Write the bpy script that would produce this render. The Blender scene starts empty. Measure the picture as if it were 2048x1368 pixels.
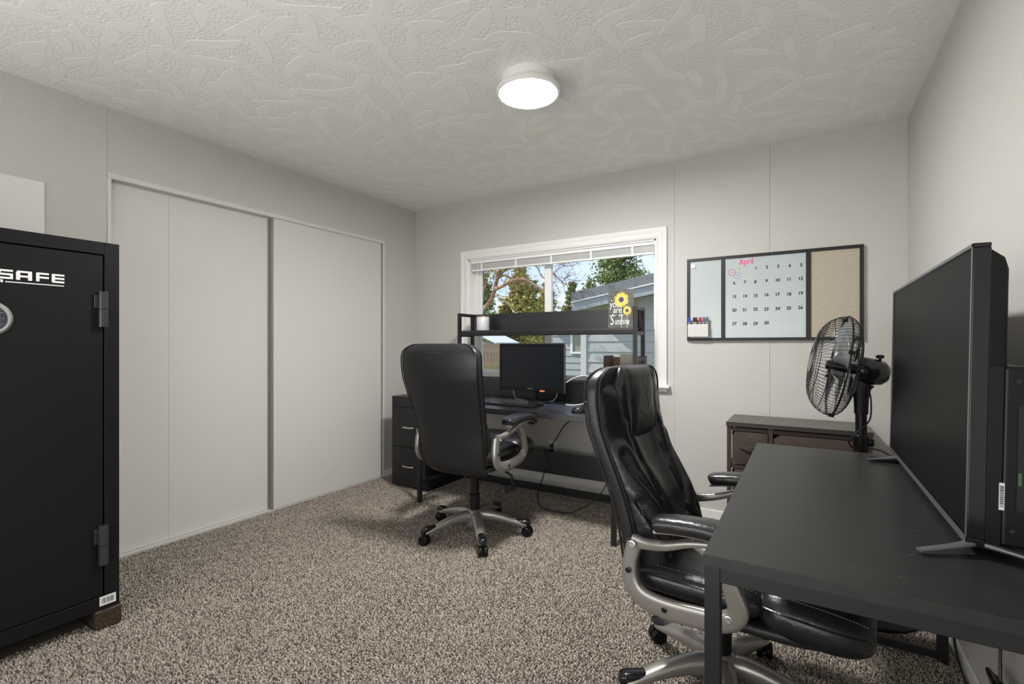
import bpy, bmesh, math, random
import numpy as np
from mathutils import Vector, Matrix
random.seed(7)
PI = math.pi
S = bpy.context.scene
COL = S.collection

# ------------------------------------------------------------------ camera
CAM_H = 1.167
cam_d = bpy.data.cameras.new('camera')
cam = bpy.data.objects.new('camera', cam_d); COL.objects.link(cam)
cam.location = (0, 0, CAM_H)
cam.rotation_euler = (PI/2, 0, math.radians(31.3))
cam_d.sensor_width = 36.0
cam_d.lens = 963.0/2048*36.0
cam_d.shift_y = 6.0/2048
cam_d.clip_start = 0.02
S.camera = cam

# ------------------------------------------------------------------ world, sun, exposure
W = bpy.data.worlds.new('sky'); S.world = W; W.use_nodes = True
nt = W.node_tree; nt.nodes.clear()
def wn(t): return nt.nodes.new(t)
out = wn('ShaderNodeOutputWorld'); bg = wn('ShaderNodeBackground')
tc = wn('ShaderNodeTexCoord'); sep = wn('ShaderNodeSeparateXYZ')
ramp = wn('ShaderNodeValToRGB'); noi = wn('ShaderNodeTexNoise'); cr = wn('ShaderNodeValToRGB')
mp = wn('ShaderNodeMapping'); mp.inputs['Scale'].default_value = (1.0, 1.0, 3.2)
mix = wn('ShaderNodeMixRGB')
nt.links.new(tc.outputs['Generated'], sep.inputs[0])
nt.links.new(sep.outputs['Z'], ramp.inputs[0])
e = ramp.color_ramp.elements
e[0].position = 0.0; e[0].color = (0.66, 0.78, 0.93, 1)
e[1].position = 0.7; e[1].color = (0.22, 0.42, 0.80, 1)
nt.links.new(tc.outputs['Generated'], mp.inputs[0]); nt.links.new(mp.outputs[0], noi.inputs['Vector'])
noi.inputs['Scale'].default_value = 2.6; noi.inputs['Detail'].default_value = 7; noi.inputs['Roughness'].default_value = 0.55
nt.links.new(noi.outputs[0], cr.inputs[0])
cr.color_ramp.elements[0].position = 0.42; cr.color_ramp.elements[0].color = (0, 0, 0, 1)
cr.color_ramp.elements[1].position = 0.72; cr.color_ramp.elements[1].color = (1, 1, 1, 1)
nt.links.new(cr.outputs[0], mix.inputs[0]); nt.links.new(ramp.outputs[0], mix.inputs[1])
mix.inputs[2].default_value = (0.93, 0.94, 0.96, 1)
nt.links.new(mix.outputs[0], bg.inputs[0]); nt.links.new(bg.outputs[0], out.inputs[0])
bg.inputs['Strength'].default_value = 1.2

sun_d = bpy.data.lights.new('sun', 'SUN'); sun = bpy.data.objects.new('sun', sun_d); COL.objects.link(sun)
sun_d.energy = 5.0; sun_d.color = (1.0, 0.93, 0.80); sun_d.angle = math.radians(1.0)
sun.rotation_euler = Vector((0.86, 0.30, -0.72)).to_track_quat('-Z', 'Y').to_euler()

vs = S.view_settings
vs.view_transform = 'Standard'; vs.look = 'None'; vs.gamma = 1.0; vs.use_curve_mapping = False
vs.exposure = 0.22
LAMP_STRENGTH = 270.0
# added fill light behind the camera, brightens the ceiling and walls
al_d = bpy.data.lights.new('fill_light', 'AREA'); al_d.shape = 'RECTANGLE'; al_d.size = 3.0; al_d.size_y = 1.5
al_d.energy = 44; al_d.color = (1.0, 0.985, 0.96)
al = bpy.data.objects.new('fill_light', al_d); COL.objects.link(al)
al.location = (-1.3, -0.62, 1.0); al.rotation_euler = Vector((0, 1, .55)).to_track_quat('-Z', 'Y').to_euler()

# ------------------------------------------------------------------ materials
MATS = {}
def mat(name, col, rough=0.5, metal=0.0, spec=0.5, bump=None, var=None, coat=0.0, emit=None, ior=1.5):
    """bump=(scale, strength, detail[, distance]); var=(scale, amount): noise colour variation"""
    if name in MATS: return MATS[name]
    m = bpy.data.materials.new(name); m.use_nodes = True
    n = m.node_tree; b = n.nodes['Principled BSDF']
    b.inputs['Base Color'].default_value = (*col, 1)
    b.inputs['Roughness'].default_value = rough
    b.inputs['Metallic'].default_value = metal
    b.inputs['IOR'].default_value = ior
    b.inputs['Specular IOR Level'].default_value = spec
    b.inputs['Coat Weight'].default_value = coat
    if emit:
        b.inputs['Emission Color'].default_value = (*emit[0], 1); b.inputs['Emission Strength'].default_value = emit[1]
    t = None
    if bump or var:
        t = n.nodes.new('ShaderNodeTexCoord')
    if bump:
        nz = n.nodes.new('ShaderNodeTexNoise'); nz.inputs['Scale'].default_value = bump[0]
        nz.inputs['Detail'].default_value = bump[2]
        bp = n.nodes.new('ShaderNodeBump'); bp.inputs['Strength'].default_value = bump[1]
        bp.inputs['Distance'].default_value = bump[3] if len(bump) > 3 else 0.002
        n.links.new(t.outputs['Object'], nz.inputs['Vector'])
        n.links.new(nz.outputs[0], bp.inputs['Height']); n.links.new(bp.outputs[0], b.inputs['Normal'])
    if var:
        nz = n.nodes.new('ShaderNodeTexNoise'); nz.inputs['Scale'].default_value = var[0]; nz.inputs['Detail'].default_value = 4
        mp_ = n.nodes.new('ShaderNodeMapping'); mp_.inputs['Scale'].default_value = var[2] if len(var) > 2 else (1, 1, 1)
        n.links.new(t.outputs['Object'], mp_.inputs[0]); n.links.new(mp_.outputs[0], nz.inputs['Vector'])
        rp = n.nodes.new('ShaderNodeValToRGB'); a = var[1]
        rp.color_ramp.elements[0].position = 0.3; rp.color_ramp.elements[1].position = 0.7
        rp.color_ramp.elements[0].color = tuple(max(0, c*(1-a)) for c in col)+(1,)
        rp.color_ramp.elements[1].color = tuple(min(1, c*(1+a)) for c in col)+(1,)
        n.links.new(nz.outputs[0], rp.inputs[0]); n.links.new(rp.outputs[0], b.inputs['Base Color'])
    MATS[name] = m
    return m

WALLC = (0.555, 0.543, 0.515)
M_wall = mat('wall_paint', WALLC, 0.62, bump=(95, 0.6, 3, 0.004))
M_door = mat('closet_door_paint', (0.66, 0.650, 0.625), 0.55, bump=(110, 0.35, 3, 0.002))
M_ceil = mat('ceiling_texture_paint', (0.84, 0.828, 0.802), 0.75, bump=(80, .8, 4, 0.007))
M_stroke = mat('trowelled_plaster', (0.86, 0.848, 0.822), 0.45, bump=(45, 0.15, 2, 0.002))
M_trim = mat('white_trim_paint', (0.80, 0.795, 0.775), 0.4)
M_trimg = mat('grey_trim_paint', (0.58, 0.572, 0.55), 0.45)
M_vinyl = mat('white_vinyl', (0.84, 0.84, 0.83), 0.35)
M_track = mat('grey_metal_edge', (0.30, 0.29, 0.27), 0.4, metal=0.3)
M_safe = mat('black_textured_steel', (0.008, 0.008, 0.009), 0.40, ior=1.32, bump=(420, 0.25, 2, 0.001))
M_dark = mat('dark_gap_black', (0.006, 0.006, 0.007), 0.6)
M_hinge = mat('gunmetal_hinge', (0.05, 0.05, 0.055), 0.3, metal=0.4)
M_white = mat('white_print', (0.82, 0.82, 0.82), 0.5)
M_silver = mat('brushed_silver', (0.62, 0.62, 0.61), 0.35, metal=0.9)
M_desk = mat('black_laminate', (0.010, 0.0105, 0.013), 0.36, spec=0.9, bump=(300, 0.12, 3, 0.001), var=(30, 0.2))
M_metal = mat('black_powder_coat', (0.012, 0.012, 0.013), 0.42, spec=.4)
M_plastic = mat('black_plastic', (0.006, 0.006, 0.007), 0.38, ior=1.35)
M_gloss = mat('black_gloss_plastic', (0.010, 0.010, 0.011), 0.14)
M_screen = mat('dark_screen', (0.008, 0.010, 0.013), 0.25, ior=1.35)
M_tvscreen = mat('tv_screen', (0.004, 0.004, 0.004), 0.42, ior=1.16)
M_greyp = mat('grey_bezel', (0.16, 0.165, 0.175), 0.3, metal=0.5)
M_leather = mat('black_leather', (0.013, 0.0135, 0.015), 0.30, spec=0.6, bump=(38, 0.35, 5, 0.006))
M_leatherb = mat('black_leather_back', (0.012, 0.0125, 0.014), 0.40, spec=0.5, bump=(260, 0.2, 3, 0.001))
M_stitch = mat('grey_stitch', (0.16, 0.16, 0.16), 0.7)
M_chairm = mat('pewter_paint', (0.36, 0.345, 0.325), 0.32, metal=0.65)
M_cable = mat('black_cable', (0.012, 0.012, 0.012), 0.4)
M_wcable = mat('white_cable', (0.75, 0.75, 0.76), 0.4)
M_outlet = mat('outlet_white', (0.74, 0.735, 0.71), 0.4)
M_wood = mat('stained_block_wood', (0.040, 0.024, 0.014), 0.6, var=(18, 0.8, (1, 6, 6)), bump=(60, 0.4, 3, 0.002))
M_dress = mat('dresser_top_grey', (0.12, 0.116, 0.105), 0.5, var=(12, 0.15, (1, 14, 1)))
M_dresse = mat('dresser_edge', (0.028, 0.024, 0.020), 0.5)
M_dframe = mat('dresser_frame_brown', (0.040, 0.022, 0.017), 0.5)
M_fabric = mat('brown_fabric', (0.058, 0.042, 0.034), 0.9, bump=(500, 0.5, 2, 0.001), var=(9, 0.15))
M_wb = mat('whiteboard_blue_white', (0.50, 0.56, 0.565), 0.22)
M_wbl = mat('whiteboard_rule', (0.38, 0.43, 0.455), 0.3)
M_cork = mat('linen_board', (0.47, 0.42, 0.335), 0.9, bump=(600, 0.4, 2, 0.001), var=(160, 0.12))
M_ink = mat('black_marker_ink', (0.01, 0.01, 0.012), 0.4)
M_glass = None

# ------------------------------------------------------------------ mesh helpers
def link(name, me, parent=None):
    o = bpy.data.objects.new(name, me); COL.objects.link(o)
    if parent is not None: o.parent = parent
    return o
def tag(o, label=None, cat=None, group=None, kind=None):
    if label: o['label'] = label
    if cat: o['category'] = cat
    if group: o['group'] = group
    if kind: o['kind'] = kind
    return o
def thing(name, label, cat, loc=(0, 0, 0), rz=0, group=None, kind=None):
    o = bpy.data.objects.new(name, None); COL.objects.link(o)
    o.location = loc; o.rotation_euler = (0, 0, rz); o.empty_display_size = 0.05
    return tag(o, label, cat, group, kind)

class MB:
    def __init__(self): self.v = []; self.f = []
    def add(self, vs_, fs):
        k = len(self.v); self.v += [tuple(p) for p in vs_]; self.f += [tuple(i+k for i in f) for f in fs]; return self
    def box(self, x0, x1, y0, y1, z0, z1):
        return self.add([(x0,y0,z0),(x1,y0,z0),(x1,y1,z0),(x0,y1,z0),(x0,y0,z1),(x1,y0,z1),(x1,y1,z1),(x0,y1,z1)],
            [(0,3,2,1),(4,5,6,7),(0,1,5,4),(1,2,6,5),(2,3,7,6),(3,0,4,7)])
    def obox(self, c, s, R=None):
        R = R or Matrix.Identity(3); c = Vector(c); vs_ = []
        for z in (-.5, .5):
            for x, y in ((-.5,-.5),(.5,-.5),(.5,.5),(-.5,.5)):
                vs_.append(c + R @ Vector((x*s[0], y*s[1], z*s[2])))
        return self.add(vs_, [(0,3,2,1),(4,5,6,7),(0,1,5,4),(1,2,6,5),(2,3,7,6),(3,0,4,7)])
    def bar(self, p, q, w, h=None, up=(0, 0, 1)):
        p = Vector(p); q = Vector(q); d = (q-p); L = d.length; d.normalize()
        up = Vector(up)
        if abs(d.dot(up)) > .99: up = Vector((0, 1, 0))
        x = d.cross(up).normalized(); y = x.cross(d).normalized()
        R = Matrix((x, y, d)).transposed()
        return self.obox((p+q)/2, (w, h or w, L), R)
    def loft(self, rings, cap0=True, cap1=True, closed=True):
        n = len(rings[0]); k = len(self.v)
        for r in rings: self.v += [tuple(p) for p in r]
        m = n if closed else n-1
        for i in range(len(rings)-1):
            for j in range(m):
                a = k+i*n+j; b = k+i*n+(j+1) % n
                self.f.append((a, b, b+n, a+n))
        if cap0: self.f.append(tuple(k+j for j in range(n))[::-1])
        if cap1: self.f.append(tuple(k+(len(rings)-1)*n+j for j in range(n)))
        return self
    def tube(self, pts, r, n=8, prof=None, up=(0, 0, 1), caps=True):
        """sweep; r number or list; prof=(a,b) flattening: a along side, b along up-ish"""
        pts = [Vector(p) for p in pts]; N = len(pts); rings = []
        t = [(pts[min(i+1, N-1)]-pts[max(i-1, 0)]).normalized() for i in range(N)]
        u = Vector(up)
        if abs(t[0].dot(u)) > .95: u = Vector((1, 0, 0))
        x = t[0].cross(u).normalized()
        for i in range(N):
            if i:
                x = (x - t[i]*x.dot(t[i]))
                x = x.normalized() if x.length > 1e-6 else t[i].orthogonal().normalized()
            y = x.cross(t[i])
            ri = r[i] if isinstance(r, (list, tuple)) else r
            if isinstance(ri, (list, tuple)): a, b = ri
            elif prof: a, b = ri*prof[0], ri*prof[1]
            else: a = b = ri
            ring = []
            for j in range(n):
                an = 2*PI*(j+.5)/n
                ring.append(pts[i] + x*math.cos(an)*a + y*math.sin(an)*b)
            rings.append(ring)
        return self.loft(rings, caps, caps)
    def rtube(self, pts, sizes, up=(1, 0, 0), e=0.5, n=16):
        """sweep a superellipse; sizes list of (half along `up`, half perpendicular); up stays fixed"""
        pts = [Vector(p) for p in pts]; N = len(pts); rings = []; up = Vector(up)
        for i in range(N):
            t = (pts[min(i+1, N-1)]-pts[max(i-1, 0)]).normalized()
            y = t.cross(up).normalized(); x = (up - t*up.dot(t)).normalized()
            a, b = sizes[i] if isinstance(sizes, list) else sizes
            ring = []
            for j in range(n):
                an = 2*PI*(j+.5)/n; c, s = math.cos(an), math.sin(an)
                ring.append(pts[i] + x*a*math.copysign(abs(c)**e, c) + y*b*math.copysign(abs(s)**e, s))
            rings.append(ring)
        return self.loft(rings)
    def lathe(self, prof, c=(0, 0, 0), n=32, R=None):
        """prof list of (r, z)"""
        c = Vector(c); R = R or Matrix.Identity(3); rings = []
        for r, z in prof:
            rings.append([c + R @ Vector((max(r, 1e-5)*math.cos(2*PI*j/n), max(r, 1e-5)*math.sin(2*PI*j/n), z)) for j in range(n)])
        return self.loft(rings)
    def grid(self, nu, nv, fn):
        k = len(self.v)
        for i in range(nu):
            for j in range(nv): self.v.append(tuple(fn(i/(nu-1), j/(nv-1))))
        for i in range(nu-1):
            for j in range(nv-1):
                a = k+i*nv+j; self.f.append((a, a+nv, a+nv+1, a+1))
        return self
    def mesh(self, name, m, smooth=True, angle=40, recalc=True):
        me = bpy.data.meshes.new(name); me.from_pydata(self.v, [], self.f)
        if recalc:
            bm = bmesh.new(); bm.from_mesh(me)
            bmesh.ops.recalc_face_normals(bm, faces=bm.faces); bm.to_mesh(me); bm.free()
        if smooth:
            me.shade_smooth(); me.set_sharp_from_angle(angle=math.radians(angle))
        me.materials.append(m); me.update()
        return me
    def build(self, name, m, parent=None, bevel=0, seg=2, smooth=True, angle=40, sub=0):
        o = link(name, self.mesh(name, m, smooth, angle), parent)
        if sub:
            s = o.modifiers.new('s', 'SUBSURF'); s.levels = sub; s.render_levels = sub
        if bevel:
            b = o.modifiers.new('b', 'BEVEL'); b.width = bevel; b.segments = seg; b.limit_method = 'ANGLE'
            b.angle_limit = math.radians(50); b.harden_normals = True
        return o
def share(name, o, parent, loc=(0, 0, 0), rot=(0, 0, 0)):
    c = o.copy(); COL.objects.link(c); c.name = name; c.parent = parent; c.location = loc; c.rotation_euler = rot
    return c
def smoothpath(pts, k=8):
    """Catmull-Rom"""
    P = [Vector(p) for p in pts]; P = [P[0]*2-P[1]] + P + [P[-1]*2-P[-2]]; r = []
    for i in range(1, len(P)-2):
        for j in range(k):
            t = j/k
            r.append(.5*((2*P[i]) + (-P[i-1]+P[i+1])*t + (2*P[i-1]-5*P[i]+4*P[i+1]-P[i+2])*t*t + (-P[i-1]+3*P[i]-3*P[i+1]+P[i+2])*t**3))
    r.append(P[-2]); return r
def lerp1(xs, ys, x): return float(np.interp(x, xs, ys))
def text_mesh(txt, size, m, name, parent, M, depth=0.0003, shear=0.0, align='LEFT', bold=0.0, width=1.0):
    cu = bpy.data.curves.new(name, 'FONT'); cu.body = txt; cu.size = size; cu.extrude = depth; cu.shear = shear
    cu.align_x = align; cu.offset = bold; cu.resolution_u = 3
    t = bpy.data.objects.new(name+'_tmp', cu); COL.objects.link(t)
    dg = bpy.context.evaluated_depsgraph_get(); dg.update()
    me = bpy.data.meshes.new_from_object(t.evaluated_get(dg))
    bpy.data.objects.remove(t); bpy.data.curves.remove(cu)
    me.transform(Matrix.Diagonal((width, 1, 1, 1))); me.transform(M)
    me.materials.clear(); me.materials.append(m); me.name = name
    return link(name, me, parent) if name else me

# room dimensions
XL, XR, YW, YB, ZC = -3.186, 0.494, 3.47, -0.45, 2.44
# ================================================================== ROOM
def struct(o, label, cat): return tag(o, label, cat, kind='structure')
floor = struct(MB().box(XL-.7, XR+.1, YB-.1, YW+.1, -.05, -.004).build('floor', mat('carpet_backing', (0.13, 0.115, 0.10), 0.95)), 'floor covered with speckled brown grey carpet', 'floor')

# carpet pile: leaning tufts with their own yarn colour
def carpet():
    rng = np.random.default_rng(3); sp = 0.0077
    xs = np.arange(XL+.004, XR-.002, sp); ys = np.arange(0.25, YW-.002, sp)
    X, Y = np.meshgrid(xs, ys); X = X.ravel(); Y = Y.ravel(); n = len(X)
    X = X + rng.uniform(-.45, .45, n)*sp; Y = Y + rng.uniform(-.45, .45, n)*sp
    keep = (X > XL+.003) & (X < XR-.016) & ~((X < -2.55) & (Y < .80))
    X = X[keep]; Y = Y[keep]; n = len(X)
    r = rng.uniform(.0038, .0056, n); hgt = rng.uniform(.008, .013, n)
    nap = np.sin(X*2.3+1.7*np.sin(Y*1.9+.5))*np.cos(Y*2.7-X*1.1)+.5*np.sin(X*6.1+Y*4.3+2*np.sin(Y*3.1))
    a0 = rng.uniform(0, 2*PI, n); lx = rng.normal(0, .0036, n)+.0018*nap; ly = rng.normal(0, .0036, n)-.0014*nap
    V = np.zeros((n, 7, 3), np.float32)
    for k in range(3):
        a = a0 + k*2*PI/3
        V[:, k, 0] = X + r*.8*np.cos(a); V[:, k, 1] = Y + r*.8*np.sin(a); V[:, k, 2] = -.005
        V[:, 3+k, 0] = X + lx*.6 + r*np.cos(a+.5); V[:, 3+k, 1] = Y + ly*.6 + r*np.sin(a+.5); V[:, 3+k, 2] = -.005 + hgt*.66
    V[:, 6, 0] = X + lx; V[:, 6, 1] = Y + ly; V[:, 6, 2] = -.005 + hgt
    base = []
    for k in range(3):
        j = (k+1) % 3
        base += [(k, j, 3+j), (k, 3+j, 3+k), (3+k, 3+j, 6)]
    F = (np.array(base, np.int32)[None] + (np.arange(n)*7)[:, None, None]).reshape(-1, 3)
    me = bpy.data.meshes.new('carpet_pile')
    me.vertices.add(n*7); me.vertices.foreach_set('co', V.ravel())
    me.loops.add(F.size); me.loops.foreach_set('vertex_index', F.ravel())
    me.polygons.add(len(F)); me.polygons.foreach_set('loop_start', np.arange(0, F.size, 3, dtype=np.int32))
    me.update(calc_edges=True)
    pal = np.array([(0.36, 0.315, 0.270), (0.28, 0.24, 0.20), (0.46, 0.41, 0.355), (0.16, 0.135, 0.112), (0.40, 0.355, 0.31)])
    c = pal[rng.choice(5, n, p=[.3, .24, .2, .14, .12])]*rng.uniform(.85, 1.15, (n, 1))*(1+.05*nap[:, None])
    col = np.ones((n, 7, 4), np.float32); col[:, :, :3] = c[:, None]
    at = me.color_attributes.new('yarn', 'FLOAT_COLOR', 'POINT'); at.data.foreach_set('color', col.ravel())
    m = bpy.data.materials.new('carpet_yarn'); m.use_nodes = True; b = m.node_tree.nodes['Principled BSDF']
    vc = m.node_tree.nodes.new('ShaderNodeVertexColor'); vc.layer_name = 'yarn'
    m.node_tree.links.new(vc.outputs[0], b.inputs['Base Color']); b.inputs['Roughness'].default_value = .95; b.inputs['Specular IOR Level'].default_value = .1
    me.materials.append(m); me.shade_smooth()
    o = link('carpet_pile', me, floor); o['kind'] = 'stuff'; return o
carpet()

ceiling = struct(MB().box(XL-.1, XR+.1, YB-.1, YW+.1, ZC, ZC+.08).build('ceiling', M_ceil), 'off white ceiling with stippled and trowelled plaster texture', 'ceiling')
def strokes():
    rng = random.Random(11); mb = MB()
    pts = []
    for i in range(9000):
        if len(pts) > 520: break
        x = rng.uniform(XL+.12, XR-.12); y = rng.uniform(-.1, YW-.12)
        if any((x-a)**2+(y-b)**2 < .105**2 for a, b in pts): continue
        if (x+1.13)**2+(y-2.0)**2 < .2**2: continue
        pts.append((x, y))
    for x, y in pts:
        L = rng.uniform(.075, .125); w = rng.uniform(.019, .033); a = rng.uniform(0, PI); n = 22; ca, sa = math.cos(a), math.sin(a)
        bend = rng.uniform(-.2, .2)
        def ring(k, z):
            r = []
            for j in range(n):
                t = 2*PI*j/n; u = L*math.copysign(abs(math.cos(t))**.8, math.cos(t))*k; v = w*math.sin(t)*(1-.25*(u/L))*k + bend*u*u/L
                v += .0025*math.sin(5*t+x*40)
                r.append((x+u*ca-v*sa, y+u*sa+v*ca, z))
            return r
        z1 = ZC - rng.uniform(.0008, .0013)
        mb.loft([ring(1.03, ZC+.002), ring(1.0, ZC-.0004), ring(.97, z1)], cap0=False)
    o = mb.build('trowel_marks', M_stroke, ceiling, angle=5); o['kind'] = 'stuff'
strokes()

# --- left wall with closet opening (y 1.08..3.05, z 0..2.065); recess behind
CY0, CY1, CZ = 1.08, 3.045, 2.066
wl = struct(bpy.data.objects.new('wall_left', None), 'pale grey textured wall with closet opening', 'wall'); COL.objects.link(wl)
g = .0006
def panel(parent, x0, x1, y0, y1, z0, z1, m=M_wall): return MB().box(x0, x1, y0, y1, z0, z1).build('wall_panel', m, parent)
panel(wl, XL-.1, XL, YB, .46-g, 0, ZC); panel(wl, XL-.1, XL, .46+g, CY0-.004-g, 0, ZC)
panel(wl, XL-.1, XL, CY0-.004+g, 2.30-g, CZ, ZC); panel(wl, XL-.1, XL, 2.30-g, CY1, CZ, ZC)
panel(wl, XL-.1, XL, CY1, YW, 0, ZC)
MB().box(XL-.72, XL-.70, CY0-.2, CY1+.2, 0, 2.2).build('closet_back', M_wall, wl)
# trims around closet
tr = struct(bpy.data.objects.new('trim_1', None), 'painted moulding framing the closet opening', 'trim'); COL.objects.link(tr)
MB().box(XL-.02, XL+.007, CY0-.006, CY0+.012, 0, CZ+.014).build('side_moulding', M_door, tr, bevel=.003)
MB().box(XL-.09, XL+.009, CY0-.006, CY1+.006, CZ-.006, CZ+.026).build('head_moulding', M_door, tr, bevel=.004)
MB().box(XL-.095, XL-.005, CY1-.004, CY1+.001, 0, CZ).build('side_jamb', M_track, tr)
MB().box(XL-.02, XL+.006, CY1-.004, CY1+.022, 0, CZ).build('side_moulding', M_door, tr, bevel=.003)
MB().box(XL-.09, XL-.004, CY0, CY1, -.002, .012).build('floor_track', M_trimg, tr)
# sliding closet doors
def cdoor(name, y0, y1, x, seam, label):
    o = struct(bpy.data.objects.new(name, None), label, 'door'); COL.objects.link(o)
    if seam:
        MB().box(x-.03, x, y0, seam-.0006, .014, CZ-.003).build('door_panel', M_door, o)
        MB().box(x-.03, x, seam+.0006, y1, .014, CZ-.003).build('door_panel', M_door, o)
    else:
        MB().box(x-.03, x, y0, y1, .014, CZ-.003).build('door_panel', M_door, o)
    return o
d1 = cdoor('door_1', CY0+.012, 2.012, XL-.042, 1.385, 'sliding closet door panel beside the black safe')
MB().box(XL-.046, XL-.038, 1.998, 2.013, .014, CZ-.012).build('edge_pull', M_track, d1, bevel=.002)
d2 = cdoor('door_2', 2.02, 3.03, XL-.006, None, 'sliding closet door panel nearest the window wall')
MB().box(XL-.038, XL-.003, 2.008, 2.021, .014, CZ-.012).build('edge_pull', M_track, d2, bevel=.002)
MB().box(XL-.038, XL-.004, 3.027, 3.038, .014, CZ-.012).build('edge_pull', M_track, d2, bevel=.002)
MB().box(XL-.018, XL-.012, CY0+.0, 2.02, .0, .010).build('door_guide', M_trimg, tr, bevel=.002)

# --- window wall
WX0, WX1, WZ0, WZ1 = -2.562, -.905, .885, 1.925
ww = struct(bpy.data.objects.new('wall_back', None), 'grey textured wall holding the window and whiteboard', 'wall'); COL.objects.link(ww)
def wp(x0, x1, z0, z1): MB().box(x0, x1, YW, YW+.13, z0, z1).build('wall_panel', M_wall, ww)
seamx = -.78
wp(XL, WX0, 0, ZC); wp(WX0, WX1, 0, WZ0); wp(WX0, WX1, WZ1, ZC); wp(WX1, seamx-g, 0, ZC)
wp(seamx+g, -.19-.0006, 0, ZC); wp(-.19+.0006, XR, 0, ZC)
MB().box(XL, XR, YW+.13, YW+.15, 0, WZ0).box(XL, WX0, YW+.13, YW+.15, WZ0, WZ1).box(WX1, XR, YW+.13, YW+.15, WZ0, WZ1).box(XL, XR, YW+.13, YW+.15, WZ1, ZC).build('wall_core', M_trimg, ww)
# right wall and the wall behind the camera
wr = struct(bpy.data.objects.new('wall_right', None), 'pale textured wall behind the television', 'wall'); COL.objects.link(wr)
ys = 1.62
panel(wr, XR, XR+.1, YB, ys-g, 0, ZC); panel(wr, XR, XR+.1, ys+g, YW, 0, ZC)
MB().box(XR+.1, XR+.12, YB, YW, 0, ZC).build('wall_core', M_trimg, wr)
wf = struct(bpy.data.objects.new('wall_front', None), 'pale unseen wall opposite the window with an opening added for the fill light', 'wall'); COL.objects.link(wf)
for b in ((XL-.1, -2.85, YB-.1, YB, 0, ZC), (.25, XR+.1, YB-.1, YB, 0, ZC), (-2.85, .25, YB-.1, YB, 2.12, ZC)): MB().box(*b).build('wall_panel', M_wall, wf)  # gap left in this unseen wall to let the added fill light in
for b in ((XL-.1, XR+.1, -2.1, -2.0, 0, ZC), (XL-.2, XL-.1, -2.1, YB, 0, ZC), (XR+.1, XR+.2, -2.1, YB, 0, ZC)): MB().box(*b).build('light_box_wall', M_wall, wf)  # unseen box added around the fill light, keeps the sun out
MB().box(XL-.1, XR+.1, -2.1, YB-.1, ZC, ZC+.08).build('light_box_ceiling', M_trim, wf)
MB().box(XL-.1, XR+.1, -2.1, YB-.1, -.05, -.004).build('light_box_floor', MATS['carpet_backing'], wf)
# baseboards
def bboard(name, boxes, label):
    m = MB()
    for b in boxes: m.box(*b)
    return struct(m.build(name, M_trim, bevel=.004), label, 'baseboard')
bboard('baseboard_left', [(XL, XL+.012, CY1+.024, YW-.012, 0, .06)], 'short white baseboard beside the closet')
bboard('baseboard_back', [(XL, XR-.012, YW-.012, YW, 0, .06)], 'white baseboard under the window wall')
bboard('baseboard_right', [(XR-.012, XR, YB, YW, 0, .06)], 'white baseboard along the right wall')

# --- window: casing, sill, vinyl slider, panes
win = struct(bpy.data.objects.new('window_1', None), 'white framed sliding window with moulded casing', 'window'); COL.objects.link(win)
def casing():
    prof = [(0, 0), (0, .014), (.010, .019), (.020, .013), (.034, .015), (.046, .010), (.060, .018), (.076, .020), (.078, 0)]
    # picture frame on three sides, mitred
    def corner(d, t):
        # returns points for path: left bottom, left top, right top, right bottom
        return [(WX0-d, YW-t, WZ0), (WX0-d, YW-t, WZ1+d), (WX1+d, YW-t, WZ1+d), (WX1+d, YW-t, WZ0)]
    rings = list(zip(*[corner(d, t) for d, t in prof]))
    MB().loft([list(r) for r in rings]).build('casing', M_trim, win, angle=25)
casing()
MB().box(WX0-.10, WX1+.10, YW-.052, YW+.10, WZ0-.022, WZ0).build('sill', M_trim, win, bevel=.006)
MB().box(WX0-.08, WX1+.08, YW-.020, YW, WZ0-.05, WZ0-.022).build('apron', M_trim, win, bevel=.005)
jb = MB(); jb.box(WX0, WX0+.012, YW-.002, YW+.13, WZ0, WZ1).box(WX1-.012, WX1, YW-.002, YW+.13, WZ0, WZ1).box(WX0, WX1, YW-.002, YW+.13, WZ1-.012, WZ1)
jb.build('jamb', M_vinyl, win)
fy0, fy1 = YW+.075, YW+.125
fr = MB(); a, b_, c_, d_ = WX0+.012, WX1-.012, WZ0, WZ1-.012
fw = .038
fr.box(a, a+fw, fy0, fy1, c_, d_).box(b_-fw+.012, b_, fy0, fy1, c_, d_).box(a+fw, b_-fw+.012, fy0, fy1, c_, c_+fw).box(a+fw, b_-fw+.012, fy0, fy1, d_-fw, d_)
fr.build('frame', M_vinyl, win, bevel=.003)
mx = -1.815
MB().box(mx-.030, mx+.030, fy0+.008, fy1-.004, c_+fw, d_-fw).build('meeting_stile', M_vinyl, win, bevel=.003)
sf = MB(); sw = .028
sf.box(a+fw, a+fw+sw, fy0+.012, fy1-.012, c_+fw, d_-fw).box(a+fw+sw, mx-.03, fy0+.012, fy1-.012, c_+fw, c_+fw+sw).box(a+fw+sw, mx-.03, fy0+.012, fy1-.012, d_-fw-sw, d_-fw)
sf.build('sash', M_vinyl, win, bevel=.003)
mg = bpy.data.materials.new('window_glass'); mg.use_nodes = True; n_ = mg.node_tree; n_.nodes.clear()
go = n_.nodes.new('ShaderNodeOutputMaterial'); gt = n_.nodes.new('ShaderNodeBsdfTransparent'); gg = n_.nodes.new('ShaderNodeBsdfGlossy'); gm = n_.nodes.new('ShaderNodeMixShader'); gf = n_.nodes.new('ShaderNodeFresnel')
gt.inputs[0].default_value = (.96, .97, .97, 1); gg.inputs['Roughness'].default_value = .02; gf.inputs[0].default_value = 1.12
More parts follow.
